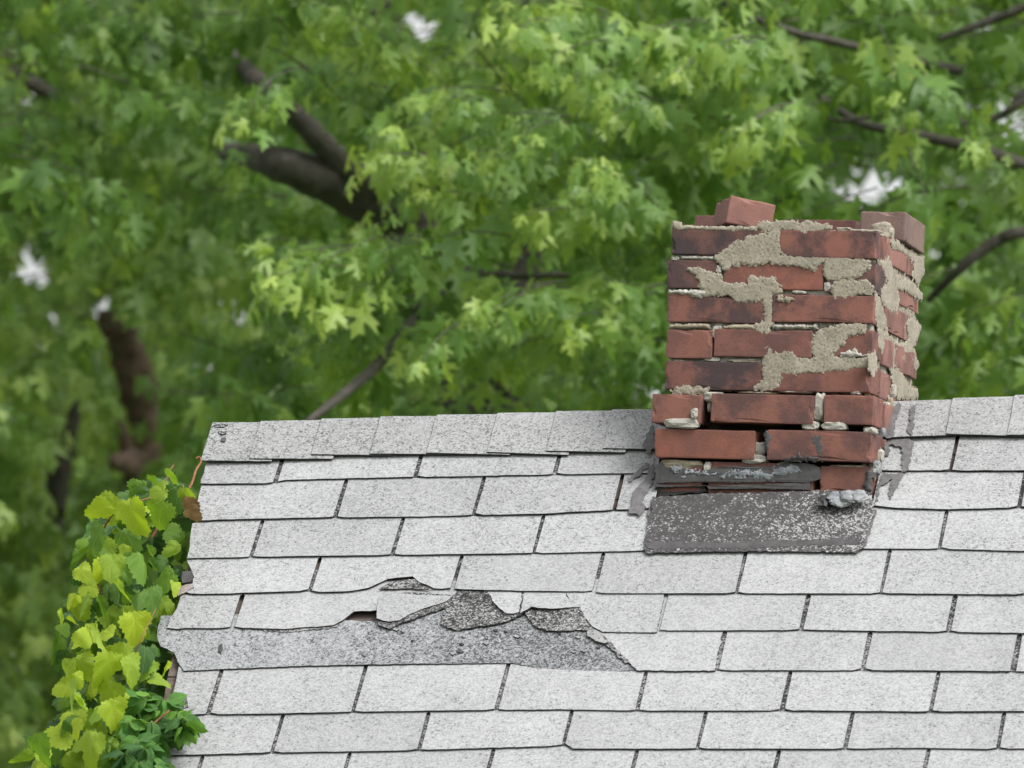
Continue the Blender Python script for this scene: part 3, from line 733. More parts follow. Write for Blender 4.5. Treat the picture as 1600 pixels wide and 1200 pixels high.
# lumps: loose mortar in the open joints
def lump(cx, cy, cz, sx, sy, sz, mt, seed, name='mortar_lump', parent=chim):
    bm = bmesh.new(); bmesh.ops.create_icosphere(bm, subdivisions=3, radius=1)
    for v in bm.verts:
        p = v.co.copy(); q = Vector([math.copysign(abs(c)**.55, c) for c in p])
        k = 1 + .22*mnoise.noise(q*1.6+Vector((seed*3.3, 0, 0))) + .10*mnoise.noise(q*5+Vector((seed, 7, 0)))
        v.co = Vector((q.x*sx, q.y*sy, q.z*sz))*k*.85
    me = bpy.data.meshes.new(name); bm.to_mesh(me); bm.free()
    o = link(name, me, parent, [mt]); o.location = (cx, cy, cz); return o
def lump_px(x0, x1, y0, y1, mt, seed, y=0.0, dy=.02):
    a, z1 = cfront(x0, y0, y); b, z0 = cfront(x1, y1, y)
    return lump((a+b)/2, y+dy*.6, (z0+z1)/2, (b-a)/2*1.12, dy, (z1-z0)/2*1.12, mt, seed)
def zz(x0, x1, y0, y1): return 1000+x0/3.3333, 1000+x1/3.3333, 580+y0/3.3333, 580+y1/3.3333
LUMPS = [((325,430,102,165),M_LIME,0),((350,372,160,215),M_LIME,.004),((905,960,108,262),M_LIME,-.01),((838,932,255,310),M_LIME,-.016),((940,1080,258,312),M_LIME,-.018),
 ((120,305,240,300),M_LIME,-.026),((262,300,190,250),M_LIME,-.029),((1158,1230,288,330),M_LIME,-.012),((105,330,458,515),M_TAN,-.008),((330,372,470,530),M_LIME,-.01),
 ((565,655,365,440),M_LIME,-.004),((525,662,430,485),M_LIME,-.012),((712,800,470,500),M_TAN,-.008),((980,1180,485,505),M_TAN,-.004),((150,340,92,112),M_SAND,.006),
 ((505,720,104,120),M_TAN,.006),((720,900,95,116),M_LIME,.006),((1095,1150,105,124),M_LIME,.002),((175,330,905-967,925-967+20),M_LIME,.008)]
for k, (b, mt, y) in enumerate(LUMPS[:-1]): lump_px(*zz(*b), mt, 200+k, y)
for k, (b, y) in enumerate([((395,425,412,462),.004),((955,1005,495,555),.004),((790,870,545,565),.004),((695,735,545,575),.004),((375,430,725,800),.006),((330,420,888,920),.006),((455,620,900,925),.006),((165,240,904,918),.008),((160,205,368,392),.004)]):
    lump_px(1000+b[0]/3.3333, 1000+b[1]/3.3333, 290+b[2]/3.3333, 290+b[3]/3.3333, M_LIME if k != 6 else M_SAND, 240+k, y, .014)
# mortar bed on the top and the lumps round the loose bricks
rr = random.Random(5)
for k in range(16):
    x = XLF+.02+(XRT-XLF-.04)*k/15
    lump(x, .05+rr.uniform(-.02, .02), ZT+.001, .022, .035, rr.uniform(.004, .010), M_SAND, 300+k)
for k in range(7):
    lump(XRT-.05, .07+.055*k, ZT+.003, .04, .035, rr.uniform(.006, .014), M_SAND, 330+k)
lump(*(lambda q: (XRT-.03, .19, ZT+.018))(0), .028, .03, .026, M_SAND, 350)
lump(XLF+.006, .03, ZT+.008, .010, .02, .011, M_SAND, 351)
# loose bricks on top (things of their own)
def loose(label, loc, half, rot, col, scr, seed):
    me = brick_geo(*half, seed, 1.2, .0025); o = link('loose_brick', me, None, [M_BRICK])
    P = CB + ex*loc[0] + ey*loc[1] + ez*loc[2]; o.location = P
    o.rotation_euler = rot; o.color = (*col, scr); o['label'] = label; o['category'] = 'brick'; return o
bx_, bz_ = cfront(1148, 337, .06)
loose('tilted loose red brick lying on the chimney top, its end to the front', (bx_, .14, bz_+.006), (.050, .100, .030), (rad(2), rad(10.5), rad(20)), PINK, .25, 901)
loose('dull brown loose brick on the back right corner of the chimney top', (XRT-.042, .342, ZT+.004+.032), (.050, .108, .032), (rad(-1), rad(2), rad(-2)), (.165, .135, .118), .3, 902)

# flashing at the foot of the chimney
def slabc(name, poly, mats, th=.003, jag=.002, seed=1): return slab(name, poly, mats, th, jag, .006, None, seed)
slab('apron_flashing', [(1022,777,24),(1060,774,24),(1110,771,22),(1200,769,22),(1280,766,22),(1362,768,20),(1366,800,15),(1356,830,14),(1347,857,13),(1340,863,12.5),(1200,861,12.5),(1100,862,12.5),(1010,864,12.5),(1006,858,13),(1013,815,15)], (M_APRON, M_TAR), .0014, .004, step=.005, seed=51)['label'] = 'dark tarred apron flashing with pale grit'
def slabf(name, poly, y, th, mt, seed, jag=.0015):
    """a flat strip standing against the chimney front"""
    P = [cfront(a, b, y) for a, b in poly]; out = []
    for k in range(len(P)):
        a, b = np.array(P[k]), np.array(P[(k+1) % len(P)]); m_ = max(1, int(np.linalg.norm(b-a)/.005))
        for q in range(m_):
            c = a+(b-a)*q/m_; out.append((c[0]+jag*nz(c[0]*120, c[1]*120, seed), c[1]+jag*nz(c[0]*120, c[1]*120, seed+5)+.6*jag*nz(c[0]*400, seed)))
    k = len(out); V = [(x, y+.0015*nz(x*40, z*40, seed), z) for x, z in out]+[(x, y+th, z) for x, z in out]; F = []
    for t in tessellate_polygon([[Vector((x, z, 0)) for x, z in out]]): F += [tuple(t), tuple(k+i for i in t[::-1])]
    F += [(i, (i+1) % k, k+(i+1) % k, k+i) for i in range(k)]
    me = mesh(name, V, F); bm = bmesh.new(); bm.from_mesh(me); bmesh.ops.recalc_face_normals(bm, faces=bm.faces); bm.to_mesh(me); bm.free()
    return link(name, me, chim, [mt])
slabf('flashing_and_gap', Z2([(80,495),(108,470),(130,500),(340,522),(380,502),(560,492),(700,500),(730,482),(860,478),(935,500),(940,560),(880,580),(700,575),(500,582),(300,577),(80,582)]), FY+.007, .02, M_TAR, 71)
smear('sealant_smear', Z2([(130,500),(200,495),(300,525),(420,525),(560,505),(690,520),(720,490),(820,478),(840,520),(770,545),(700,550),(690,575),(560,555),(470,560),(350,545),(200,535)]), M_LEAD, 'front', FY+.0075, .0022, 72, .0022, .010, .0012)
smear('sealant_smear', Z2([(200,540),(240,535),(250,560),(215,565)]), M_LEAD, 'front', FY+.0075, .002, 73, .0025, .002, .001)
slabf('flashing_and_gap', Z2([(75,590),(400,596),(880,580),(885,618),(600,612),(360,614),(345,598),(75,604)]), FY+.003, .02, M_TAR, 74)
slabf('flashing_and_gap', Z2([(75,610),(340,606),(350,630),(240,635),(170,645),(76,668)]), FY+.012, .01, M_BLACKTAR_GAP, 75, .004)  # black strip standing in for the dark of the open gap
smear('tar_smear', Z2([(640,330),(660,312),(700,340),(680,380),(665,440)]), M_TAR, 'front', FY-.001, .002, 75, .0025, .004, .0008)
smear('tar_smear', Z2([(740,455),(790,440),(830,415),(850,440),(900,435),(960,455),(950,470),(760,468)]), M_BLACKTAR_GAP, 'front', FY-.001, .0025, 76, .0025, .005, .0008)
smear('tar_smear', Z2([(880,330),(950,325),(965,420),(930,440),(895,400)]), M_TAR, 'front', FY-.001, .001, 77, .0025, .006, .0004)
smear('tar_smear', Z2([(1160,590),(1195,480),(1205,520),(1210,620),(1170,640)]), M_TAR, 'front', FY+.010, .004, 78, .0025, .004, .001)
slab('tar_smear', [(1012,846,14.5),(1100,848,14.5),(1200,845,14.5),(1346,842,15),(1343,850,14.6),(1250,853,14),(1160,857,13.8),(1080,856,13.8),(1010,858,14)], (M_TAR, M_TAR), .001, .007, .003, None, 95)
# torn lead flap
lf = []
for k, (x0, x1, y0, y1, mt) in enumerate([(1294,1328,772,791,M_FOIL),(1308,1342,766,784,M_FOIL),(1326,1352,768,780,M_FOIL),(1276,1296,774,789,M_BLACKTAR_GAP),(1290,1312,770,781,M_LEAD)]):
    a, z1 = cfront(x0, y0, FY-.05); b, z0 = cfront(x1, y1, FY-.05); bm = bmesh.new(); bmesh.ops.create_icosphere(bm, subdivisions=2, radius=1)
    for v in bm.verts:
        q = v.co.copy(); v.co = Vector((q.x*(b-a)/2, q.y*.022, q.z*(z1-z0)/2*.62))*(1+.55*mnoise.noise(q*1.7+Vector((k*4.1, 2, 0)))+.3*mnoise.noise(q*5+Vector((k, 0, 9))))
    me = bpy.data.meshes.new('lead_flap'); bm.to_mesh(me); bm.free(); o = link('lead_flap', me, chim, [mt]); o.location = ((a+b)/2, FY-.035, (z0+z1)/2); o.rotation_euler = (rad(35), rad(8), 0)
# messy sealant bead running down the right-hand joint
B = [(1397,606),(1393,622),(1388,640),(1384,660),(1379,682),(1375,705),(1371,728),(1367,750)]
for k, (a, b) in enumerate(B):
    for j in range(3):
        q = random.Random(700+k*5+j); x, s = rs(a+q.uniform(-5, 4), b+q.uniform(-9, 9), .03)
        P = cl(rp(x, s, .03)); lump(P[0]-.004, P[1], P[2], q.uniform(.006, .012), q.uniform(.008, .014), q.uniform(.008, .018), q.choice([M_FOIL, M_LIME, M_TAR, M_TAR, M_TAN]), 700+k*5+j, 'sealant_bead')
# tar brushed over the shingles on both sides of the chimney
for k, (poly, hgt) in enumerate([
   ([(1023,715),(1008,745),(990,770),(982,800),(1000,806),(1010,792),(1003,785),(1020,752)], 12.5),
   ([(1010,722),(995,736),(980,748),(985,752),(1004,738),(1016,726)], 12.6),
   ([(1021,775),(1012,800),(1014,820),(1017,800),(1021,790)], 12.7),
   ([(1003,695),(1020,660),(1022,700),(1012,708)], 20),
   ([(1390,640),(1404,628),(1408,634),(1398,660),(1396,684),(1384,684)], 20.5),
   ([(1418,676),(1422,640),(1432,630),(1428,655),(1425,680)], 20.5),
   ([(1384,686),(1420,684),(1428,690),(1418,735),(1408,737),(1410,700),(1392,694),(1386,712),(1379,712)], 12),
   ([(1378,740),(1412,739),(1400,762),(1391,780),(1388,770),(1394,748),(1376,760),(1368,788),(1365,786)], 12),
   ([(1346,856),(1352,830),(1366,796),(1370,798),(1360,830),(1351,857)], 12.5)]):
    slab('tar_smear', [(a, b, hgt) for a, b in poly], (M_SMEAR, M_SMEAR), .0012, .005, .003, None, 80+k)

# ------------------------------------------------------------------ tubes
def tube_mesh(name, P, Rr, seed=0, seg=9, rough=.06, sub=6, jagged=False):
    P = [np.array(p, float) for p in P]; pts, rd = [], []
    n = len(P)
    for k in range(n-1):
        p0, p1, p2, p3 = P[max(k-1, 0)], P[k], P[k+1], P[min(k+2, n-1)]
        for j in range(sub):
            t = j/sub
            pts.append(.5*((2*p1)+(-p0+p2)*t+(2*p0-5*p1+4*p2-p3)*t*t+(-p0+3*p1-3*p2+p3)*t**3)); rd.append(Rr[k]+(Rr[k+1]-Rr[k])*t)
    pts.append(P[-1]); rd.append(Rr[-1])
    V, F = [], []; ref = np.array([0.13, .2, .97])
    for k, p in enumerate(pts):
        d = pts[min(k+1, len(pts)-1)]-pts[max(k-1, 0)]; d /= np.linalg.norm(d)+1e-12
        a = np.cross(d, ref); a /= np.linalg.norm(a)+1e-12; b = np.cross(d, a)
        for j in range(seg):
            an = 2*math.pi*j/seg
            r = rd[k]*(1+rough*2*nz(math.cos(an)*1.5+seed, math.sin(an)*1.5, k*.5))
            q = p+(a*math.cos(an)+b*math.sin(an))*r
            if jagged and k == len(pts)-1: q = q + d*rd[k]*1.6*nz(math.cos(an)*2+seed, math.sin(an)*2, 3)
            V.append(q)
    for k in range(len(pts)-1):
        for j in range(seg): F.append((k*seg+j, k*seg+(j+1) % seg, (k+1)*seg+(j+1) % seg, (k+1)*seg+j))
    F.append(tuple(range(seg))[::-1]); F.append(tuple((len(pts)-1)*seg+j for j in range(seg)))
    return mesh(name, V, F)
def limb(name, parent, pts, mt=M_BARK, seed=0, jagged=False, rough=.08):
    """pts: (px, py, distance, width in px)"""
    return link(name, tube_mesh(name, [at(a, b, d) for a, b, d, w in pts], [w/2*d/FPX for a, b, d, w in pts], seed, 10, rough, 6, jagged), parent, [mt], True)
def to_ground(px, py, d, dx=0.0):
    P = at(px, py, d); return (P[0]+dx, P[1], -.1)

# ------------------------------------------------------------------ trees
HALF = [(.0, .0), (.05, -.03), (.29, -.05), (.14, .13), (.20, .20), (.54, .36), (.42, .40), (.62, .64), (.28, .49), (.11, .44), (.15, .58), (.27, .76), (.13, .78), (.0, 1.0)]
def leaf_template(fold, droop):
    mid = [(0, 0), (0, .22), (0, .45), (0, .72), (0, 1)]
    V = [(x, y) for x, y in mid]; tri = []
    for sgn in (1, -1):
        o = len(V); V += [(sgn*x, y) for x, y in HALF[1:-1]]            # indices o..: 1..12
        h = lambda i: o+i-1
        T = [(0, h(1), h(2)), (0, h(2), h(3)), (0, h(3), 1), (1, h(3), h(4)), (1, h(4), h(8)), (h(4), h(5), h(6)), (h(4), h(6), h(8)), (h(6), h(7), h(8)),
             (1, h(8), h(9)), (1, h(9), 2), (2, h(9), h(10)), (2, h(10), 3), (3, h(10), h(12)), (h(10), h(11), h(12)), (3, h(12), 4)]
        tri += T if sgn == 1 else [(a, c, b) for a, b, c in T]
    V = np.array([(x, y, -fold*abs(x)-droop*y*y - .12*x*x) for x, y in V]); return V, tri
TEMPL = [leaf_template(f, d) for f, d in ((.35, .2), (.7, .4), (.2, .55), (-.25, .3))]
def frames(ax, nr):
    ax = ax/np.linalg.norm(ax, axis=1)[:, None]; sd_ = np.cross(ax, nr); sd_ /= np.linalg.norm(sd_, axis=1)[:, None]+1e-9
    nn = np.cross(sd_, ax); return sd_, ax, nn
def leaf_mesh(name, B, ax, nr, sc, tint, which):
    sd_, ax, nn = frames(ax, nr); Vs, Fs, Ts = [], [], []; off = 0
    for w, (tv, tt) in enumerate(TEMPL):
        k = np.where(which == w)[0]
        if not len(k): continue
        v = B[k][:, None] + sc[k][:, None, None]*(tv[None, :, 0:1]*sd_[k][:, None]+tv[None, :, 1:2]*ax[k][:, None]+tv[None, :, 2:3]*nn[k][:, None])
        f = np.array(tt)[None]+(np.arange(len(k))*len(tv))[:, None, None]+off
        Vs.append(v.reshape(-1, 3)); Fs.append(f.reshape(-1, 3)); Ts.append(np.repeat(tint[k], len(tv))); off += len(k)*len(tv)
    V = np.concatenate(Vs); F = np.concatenate(Fs); T = np.concatenate(Ts)
    me = bpy.data.meshes.new(name); me.vertices.add(len(V)); me.vertices.foreach_set('co', V.ravel().astype(np.float32))
    me.loops.add(len(F)*3); me.loops.foreach_set('vertex_index', F.ravel().astype(np.int32))
    me.polygons.add(len(F)); me.polygons.foreach_set('loop_start', np.arange(0, len(F)*3, 3, dtype=np.int32))
    me.update(calc_edges=True)
    a = me.attributes.new('tint', 'FLOAT', 'POINT'); a.data.foreach_set('value', T.astype(np.float32)); me.validate(); return me
LEAFME = []
for k, (tv, tt) in enumerate(TEMPL):
    me = mesh('maple_leaf', tv, tt); me.materials.append(M_LEAFO); LEAFME.append(me)

GAPS = [(655, 48, 48, 34), (733, 98, 19, 20), (52, 428, 38, 48), (1338, 288, 68, 46), (1298, 302, 32, 24), (1590, 200, 32, 50), (768, 622, 20, 20), (8, 622, 19, 20), (660, 340, 19, 17), (690, 346, 19, 17), (40, 160, 22, 20), (1372, 255, 19, 20), (1478, 230, 19, 20), (700, 195, 19, 17), (325, 108, 19, 17), (870, 615, 19, 17), (1180, 40, 19, 17), (70, 560, 19, 17), (1545, 30, 19, 17), (1488, 262, 19, 17), (110, 740, 19, 17), (905, 585, 19, 17), (20, 75, 19, 17), (1520, 165, 18, 20), (1450, 300, 18, 16), (1560, 270, 20, 18), (1230, 20, 16, 14), (930, 600, 18, 14), (560, 60, 16, 14), (150, 600, 17, 15), (250, 470, 16, 15)]
def gap_ok(px, py, grow=1.0, seed=0):
    ok = np.ones(len(px), bool)
    wob = 1 + .3*np.sin(px*.11+seed)*np.cos(py*.13) + .3*np.sin(px*.31+py*.23+seed)
    for (a, b, w, h) in GAPS: ok &= ((px-a)/(w*grow*wob))**2+((py-b)/(h*grow*wob))**2 > 1
    return ok | (np.random.default_rng(seed+70).random(len(px)) < .05)
OPEN = [(612,335,480,268,30,27.4),(480,262,445,252,22,27.2),(570,280,470,192,20,27.2),(470,192,425,150,15,27.1),(160,500,200,545,24,35.4),(200,545,224,630,28,35.4),(185,722,215,725,10,35.4),(120,650,92,790,14,36.3),(0,108,70,140,18,33),(640,515,535,620,6,24),(760,427,890,431,9,25.6),
 (1600,258,1350,195,12,26.2),(1310,66,1130,2,9,25.2),(1600,362,1500,418,15,26.2),(1590,165,1420,165,8,25.8),(1600,10,1480,55,9,25.9)]
def open_ok(px, py, z, rg):
    ok = np.ones(len(px), bool)
    for (x0, y0, x1, y1, w, d) in OPEN:
        dx, dy = x1-x0, y1-y0; t = np.clip(((px-x0)*dx+(py-y0)*dy)/(dx*dx+dy*dy), 0, 1)
        ok &= ~((np.hypot(px-x0-t*dx, py-y0-t*dy) < w+18*np.abs(np.sin(px*.05+py*.03))+10) & (z < d) & (rg.random(len(px)) < .93))
    return ok
class Foliage:
    def __init__(s): s.B, s.A, s.Nn, s.S, s.T, s.tw = [], [], [], [], [], []
    def spray(s, P, d, L, size, tint, rg, droop=.5, hang=1.3, density=1.0):
        """a twig with opposite leaves on petioles"""
        d = d/np.linalg.norm(d); nseg = max(3, int(L/.055*density)); p = P.copy(); path = [p.copy()]
        for k in range(nseg):
            t = k/nseg
            d = d + np.array([0, 0, -droop*.09]) + rg.normal(0, .05, 3); d /= np.linalg.norm(d)
            p = p + d*(L/nseg); path.append(p.copy())
            side = np.cross(d, (0, 0, 1)); side /= np.linalg.norm(side)+1e-9
            if k % 2: side = np.cross(side, d)*.55+side*.6
            for sg in (1, -1):
                if rg.random() < .12: continue
                pet = side*sg*.8 + d*.45 + np.array([0, 0, .15-.35*hang]) + rg.normal(0, .22, 3); pet /= np.linalg.norm(pet)
                base = p + pet*size*rg.uniform(.35, .8)
                ax = pet*.55 + d*.25 + np.array([0, 0, -rg.uniform(.25, 1.25)*hang]) + rg.normal(0, .25, 3)
                nr = np.array([0, 0, 1.0]) + pet*.35 + rg.normal(0, .45, 3)
                s.B.append(base); s.A.append(ax); s.Nn.append(nr); s.S.append(size*rg.uniform(.6, 1.3)*(1-.35*t)); s.T.append(tint+.25*t*t+rg.normal(0, .05))
        ax = d + rg.normal(0, .2, 3)
        s.B.append(p); s.A.append(ax+np.array([0, 0, -.4])); s.Nn.append(np.array([0, 0, 1.0])+rg.normal(0, .3, 3)); s.S.append(size*.65); s.T.append(tint+.3)
        s.tw.append(path)
    def arrays(s): return [np.array(x) for x in (s.B, s.A, s.Nn, s.S, s.T)]
def finish(tree, fo, seed, n_obj, mt, grow=1.0, twig=True, obj=True, prefer_fn=None):
    B, A, Nn, Sc, T = fo.arrays(); rg = np.random.default_rng(seed)
    ctr = B + A/np.linalg.norm(A, axis=1)[:, None]*Sc[:, None]*.5
    px, py, z = proj(ctr); ok = gap_ok(px, py, grow, seed) & (open_ok(px, py, z, rg) | ((z < 25.05) & ~((np.abs(px-585-(py-567)*-.95) < 26) & (py > 505) & (py < 640)))); B, A, Nn, Sc, T, px, py, z = [q[ok] for q in (B, A, Nn, Sc, T, px, py, z)]
    which = rg.integers(0, len(TEMPL), len(B))
    vis = (px > 0) & (px < 1600) & (py > 0) & (py < np.where(px < 300, 1200, 640))
    score = np.where(vis, z, 1e6)
    if n_obj:
        pick = np.argsort(score)[:n_obj]; pick = pick[score[pick] < 1e5]
        sd_, ax, nn = frames(A[pick], Nn[pick])
        for q, k in enumerate(pick):
            o = bpy.data.objects.new('leaf', LEAFME[which[k]]); COL.objects.link(o); o.parent = tree
            M_ = Matrix.Identity(4)
            for r in range(3): M_[r][0], M_[r][1], M_[r][2], M_[r][3] = sd_[q][r]*Sc[k], ax[q][r]*Sc[k], nn[q][r]*Sc[k], B[k][r]
            o.matrix_local = M_; o.color = (float(np.clip(T[k], 0, 1)), 0, 0, 1)
        keep = np.ones(len(B), bool); keep[pick] = False
    else: keep = np.ones(len(B), bool)
    o = link('crown', leaf_mesh('crown', B[keep], A[keep], Nn[keep], Sc[keep], T[keep], which[keep]), tree, [mt]); o['kind'] = 'stuff'
    if twig:
        V, F = [], []
        for path in fo.tw:
            for k in range(len(path)):
                r = .0035*(1-.7*k/len(path)); a = len(V)
                V += [path[k]+np.array([r, 0, 0]), path[k]+np.array([-.5*r, 0, .87*r]), path[k]+np.array([-.5*r, 0, -.87*r])]
                if k: F += [(a-3, a-2, a+1, a), (a-2, a-1, a+2, a+1), (a-1, a-3, a, a+2)]
        q = link('twigs', mesh('twigs', V, F), tree, [M_BARK]); q['kind'] = 'stuff'
    return o
def fill(fo, n, xr, yr, dr, size, rg, tint_fn, L=(.35, .7), skip=None, droop=.6, lean=(0, 0, 0)):
    k = 0
    while k < n:
        a, b, d = rg.uniform(*xr), rg.uniform(*yr), rg.uniform(*dr)
        k += 1
        if skip is not None and skip(a, b, d, rg): continue
        an = rg.uniform(0, 2*math.pi)
        dv = np.array([math.cos(an), math.sin(an)*.8-.25, rg.uniform(-.35, .3)])+np.array(lean)
        P = at(a, b, d)-dv*.25
        fo.spray(P, dv, rg.uniform(*L), size*rg.uniform(.8, 1.15), tint_fn(a, b, rg), rg, droop)
def clump(a, b, s, seed): return nz(a/s, b/s, seed)

# middle maple: big forked limb, light sprays reaching to the left in front of it
t1 = thing('silver_maple_tree', 'silver maple with a thick forked limb standing behind the roof ridge', 'tree', to_ground(760, 700, 27.5))
inv1 = np.array(t1.location)
def base(o, tree): o.matrix_parent_inverse = Matrix.Translation(-Vector(tree.location))
def L1(name, tree, pts, **k):
    o = limb(name, tree, pts, **k); base(o, tree); return o
gb = np.array(to_ground(760, 700, 27.5)); gpx, gpy, gd = proj(gb)
L1('trunk', t1, [(gpx, gpy, 27.5, 190), (790, 1000, 27.5, 130), (745, 640, 27.5, 112), (700, 450, 27.6, 100), (610, 335, 27.6, 88), (560, 283, 27.5, 74)], seed=1)
L1('limb', t1, [(610, 330, 27.5, 92), (540, 292, 27.4, 80), (475, 268, 27.3, 64), (415, 250, 27.3, 48), (385, 243, 28.2, 40), (350, 236, 29.6, 24)], seed=2)
L1('limb', t1, [(585, 300, 27.4, 52), (530, 250, 27.3, 42), (470, 190, 27.2, 36), (420, 140, 27.1, 32), (388, 114, 27.3, 28), (365, 90, 28.6, 22), (330, 40, 30, 12)], seed=3)
L1('limb', t1, [(745, 640, 27.5, 60), (820, 430, 27.8, 40), (860, 250, 28, 32), (840, 60, 28, 26), (800, -150, 28, 16)], seed=4)
L1('branch', t1, [(700, 420, 25.2, 15), (640, 507, 24.3, 17), (590, 570, 23.9, 18), (528, 622, 23.6, 15), (480, 660, 23.5, 10)], seed=5)
L1('branch', t1, [(700, 425, 26, 8), (760, 426, 25.6, 10), (820, 431, 25.5, 12), (890, 430, 25.6, 9), (960, 445, 25.8, 6)], seed=6)
L1('branch', t1, [(800, 425, 25.6, 8), (770, 465, 25.6, 7), (735, 485, 25.6, 5)], seed=7)
L1('branch', t1, [(610, 60, 27, 9), (645, 100, 27, 12), (665, 140, 27, 14), (690, 185, 27, 12)], seed=8)
L1('branch', t1, [(1130, 140, 27.8, 26), (1120, 200, 27.8, 26), (1105, 260, 27.8, 22), (1090, 400, 27.8, 20)], seed=9)
L1('branch', t1, [(560, 10, 27, 6), (590, 20, 27, 8), (610, 0, 27, 9)], seed=10)
rg = np.random.default_rng(11); f1 = Foliage()
def tint1(a, b, r): return .34 + .40*clump(a, b, 150, 3) + r.normal(0, .06)
def clearlimb(a, b, d, r):                            # keep the fork open to view
    if a < 350 and b > 300+60*math.sin(a*.05): return True
    if d < 27.7:
        for (x0, y0, x1, y1, w) in ((600, 325, 395, 240, 62), (560, 275, 382, 110, 46)):
            ab = np.array([x1-x0, y1-y0]); t = np.clip(((a-x0)*ab[0]+(b-y0)*ab[1])/(ab @ ab), 0, 1)
            if math.hypot(a-x0-t*ab[0], b-y0-t*ab[1]) < w-10: return True
    return False
def front_env(a, b, d, r):                            # the near sprays fill the middle and right, thin out to the left
    if clearlimb(a, b, d, r): return True
    if a < 400: return True
    if a < 600 and b > 180 and not (380 < b < 560 and a > 430): return True
    return False
fill(f1, 210, (380, 1250), (-420, 640), (24.5, 26.5), .115, rg, lambda a, b, r: tint1(a, b, r)+.13, skip=front_env, lean=(-.3, 0, -.1))
fill(f1, 420, (-150, 1400), (-500, 760), (26.6, 29.5), .12, rg, tint1, skip=clearlimb)
# the sprays that catch the light, tips to the left
HERO = [(740,310,610,240),(690,272,620,240),(760,335,650,305),(790,300,650,262),(800,330,690,280),(560,405,420,410),(620,430,430,440),(640,395,480,395),(720,420,520,440),(780,380,600,360),(700,380,560,400),(660,470,480,500),(760,500,640,540),(1010,330,900,285),(960,300,930,255),(1040,330,950,330),(930,330,830,320),(1010,80,880,40),(960,40,830,10),(990,130,900,110),(870,60,800,40),(1100,60,1000,50),(860,250,760,240),(1080,470,960,450),(980,520,880,500),(870,460,780,480),(780,520,730,520),(1060,180,960,170),(1150,110,1060,100),(900,200,800,190),(760,180,690,150),(1200,80,1120,60),(1240,180,1150,200)]
for (a, b, c, d_) in HERO:
    for j in range(3):
        dd = rg.uniform(23.6, 24.8); P = at(a+rg.normal(0, 12), b+rg.normal(0, 8)-14, dd); Q = at(c+rg.normal(0, 8), d_+rg.normal(0, 6)-10, dd-.3)
        v = Q-P; f1.spray(P, v+np.array([0, 0, .05]), np.linalg.norm(v)*1.05, .096*rg.uniform(.7, 1.25), .50+rg.normal(0, .12), rg, .45, 1.25, 1.25)
o = finish(t1, f1, 21, 300, M_LEAF)
for ch in t1.children:
    if ch.name.split('.')[0] in ('leaf', 'crown', 'twigs'):
        if ch.name.startswith('leaf'): ch.matrix_parent_inverse = Matrix.Translation(-Vector(t1.location))
        else: base(ch, t1)

def rebase(t):
    for ch in t.children:
        ch.matrix_parent_inverse = Matrix.Translation(-Vector(t.location))
# right maple: thin grey branches entering from the right edge
t2 = thing('silver_maple_tree', 'leafy maple to the right of the chimney with thin grey branches', 'tree', to_ground(2050, 700, 27))
gb = np.array(t2.location); gpx, gpy, gd = proj(gb)
limb('trunk', t2, [(gpx, gpy, gd, 190), (2060, 900, 27, 130), (2030, 500, 27, 110), (1960, 150, 27, 90), (1900, -200, 27, 60)], seed=12)
limb('limb', t2, [(2030, 520, 27, 60), (1800, 340, 26.6, 34), (1600, 258, 26.3, 21), (1500, 226, 26.2, 19), (1400, 205, 26.2, 17), (1340, 190, 26.2, 13), (1280, 150, 26.2, 9)], seed=13)
limb('branch', t2, [(1720, 100, 26, 16), (1600, 158, 25.8, 12), (1560, 182, 25.8, 11), (1510, 192, 25.8, 11), (1460, 180, 25.8, 10), (1420, 162, 25.8, 9), (1380, 178, 25.8, 7), (1310, 188, 25.8, 6), (1285, 178, 25.8, 4)], seed=14)
limb('branch', t2, [(1500, 110, 25.6, 17), (1400, 90, 25.4, 15), (1310, 66, 25.3, 13), (1240, 50, 25.2, 12), (1170, 25, 25.2, 9), (1110, -8, 25.2, 7)], seed=15)
limb('branch', t2, [(1700, -50, 26, 18), (1600, 10, 25.9, 15), (1540, 35, 25.9, 13), (1465, 62, 25.9, 9)], seed=16)
limb('branch', t2, [(1750, 340, 26.5, 26), (1600, 362, 26.3, 20), (1560, 375, 26.3, 20), (1530, 395, 26.3, 18), (1500, 420, 26.3, 16), (1450, 470, 26.4, 10)], seed=17)
limb('branch', t2, [(1620, 130, 26.4, 16), (1590, 155, 26.4, 14), (1570, 180, 26.4, 9)], seed=18)
rg = np.random.default_rng(12); f2 = Foliage()
def tint2(a, b, r): return .28 + .36*clump(a, b, 140, 9) + r.normal(0, .06)
def nearbr(a, b, d, r):
    if d < 26.4:
        for (x0, y0, x1, y1, w) in ((1600, 258, 1400, 205, 40), (1310, 66, 1140, 5, 34), (1600, 362, 1500, 420, 44), (1560, 182, 1440, 175, 30)):
            ab = np.array([x1-x0, y1-y0]); t = np.clip(((a-x0)*ab[0]+(b-y0)*ab[1])/(ab @ ab), 0, 1)
            if math.hypot(a-x0-t*ab[0], b-y0-t*ab[1]) < w: return True
    return False
fill(f2, 120, (1180, 2100), (-420, 720), (24.2, 26.0), .12, rg, lambda a, b, r: tint2(a, b, r)+.15, skip=nearbr, lean=(-.3, 0, -.15))
fill(f2, 330, (1050, 2250), (-500, 760), (26.3, 29.5), .12, rg, tint2, skip=nearbr)
finish(t2, f2, 22, 220, M_LEAF); rebase(t2)

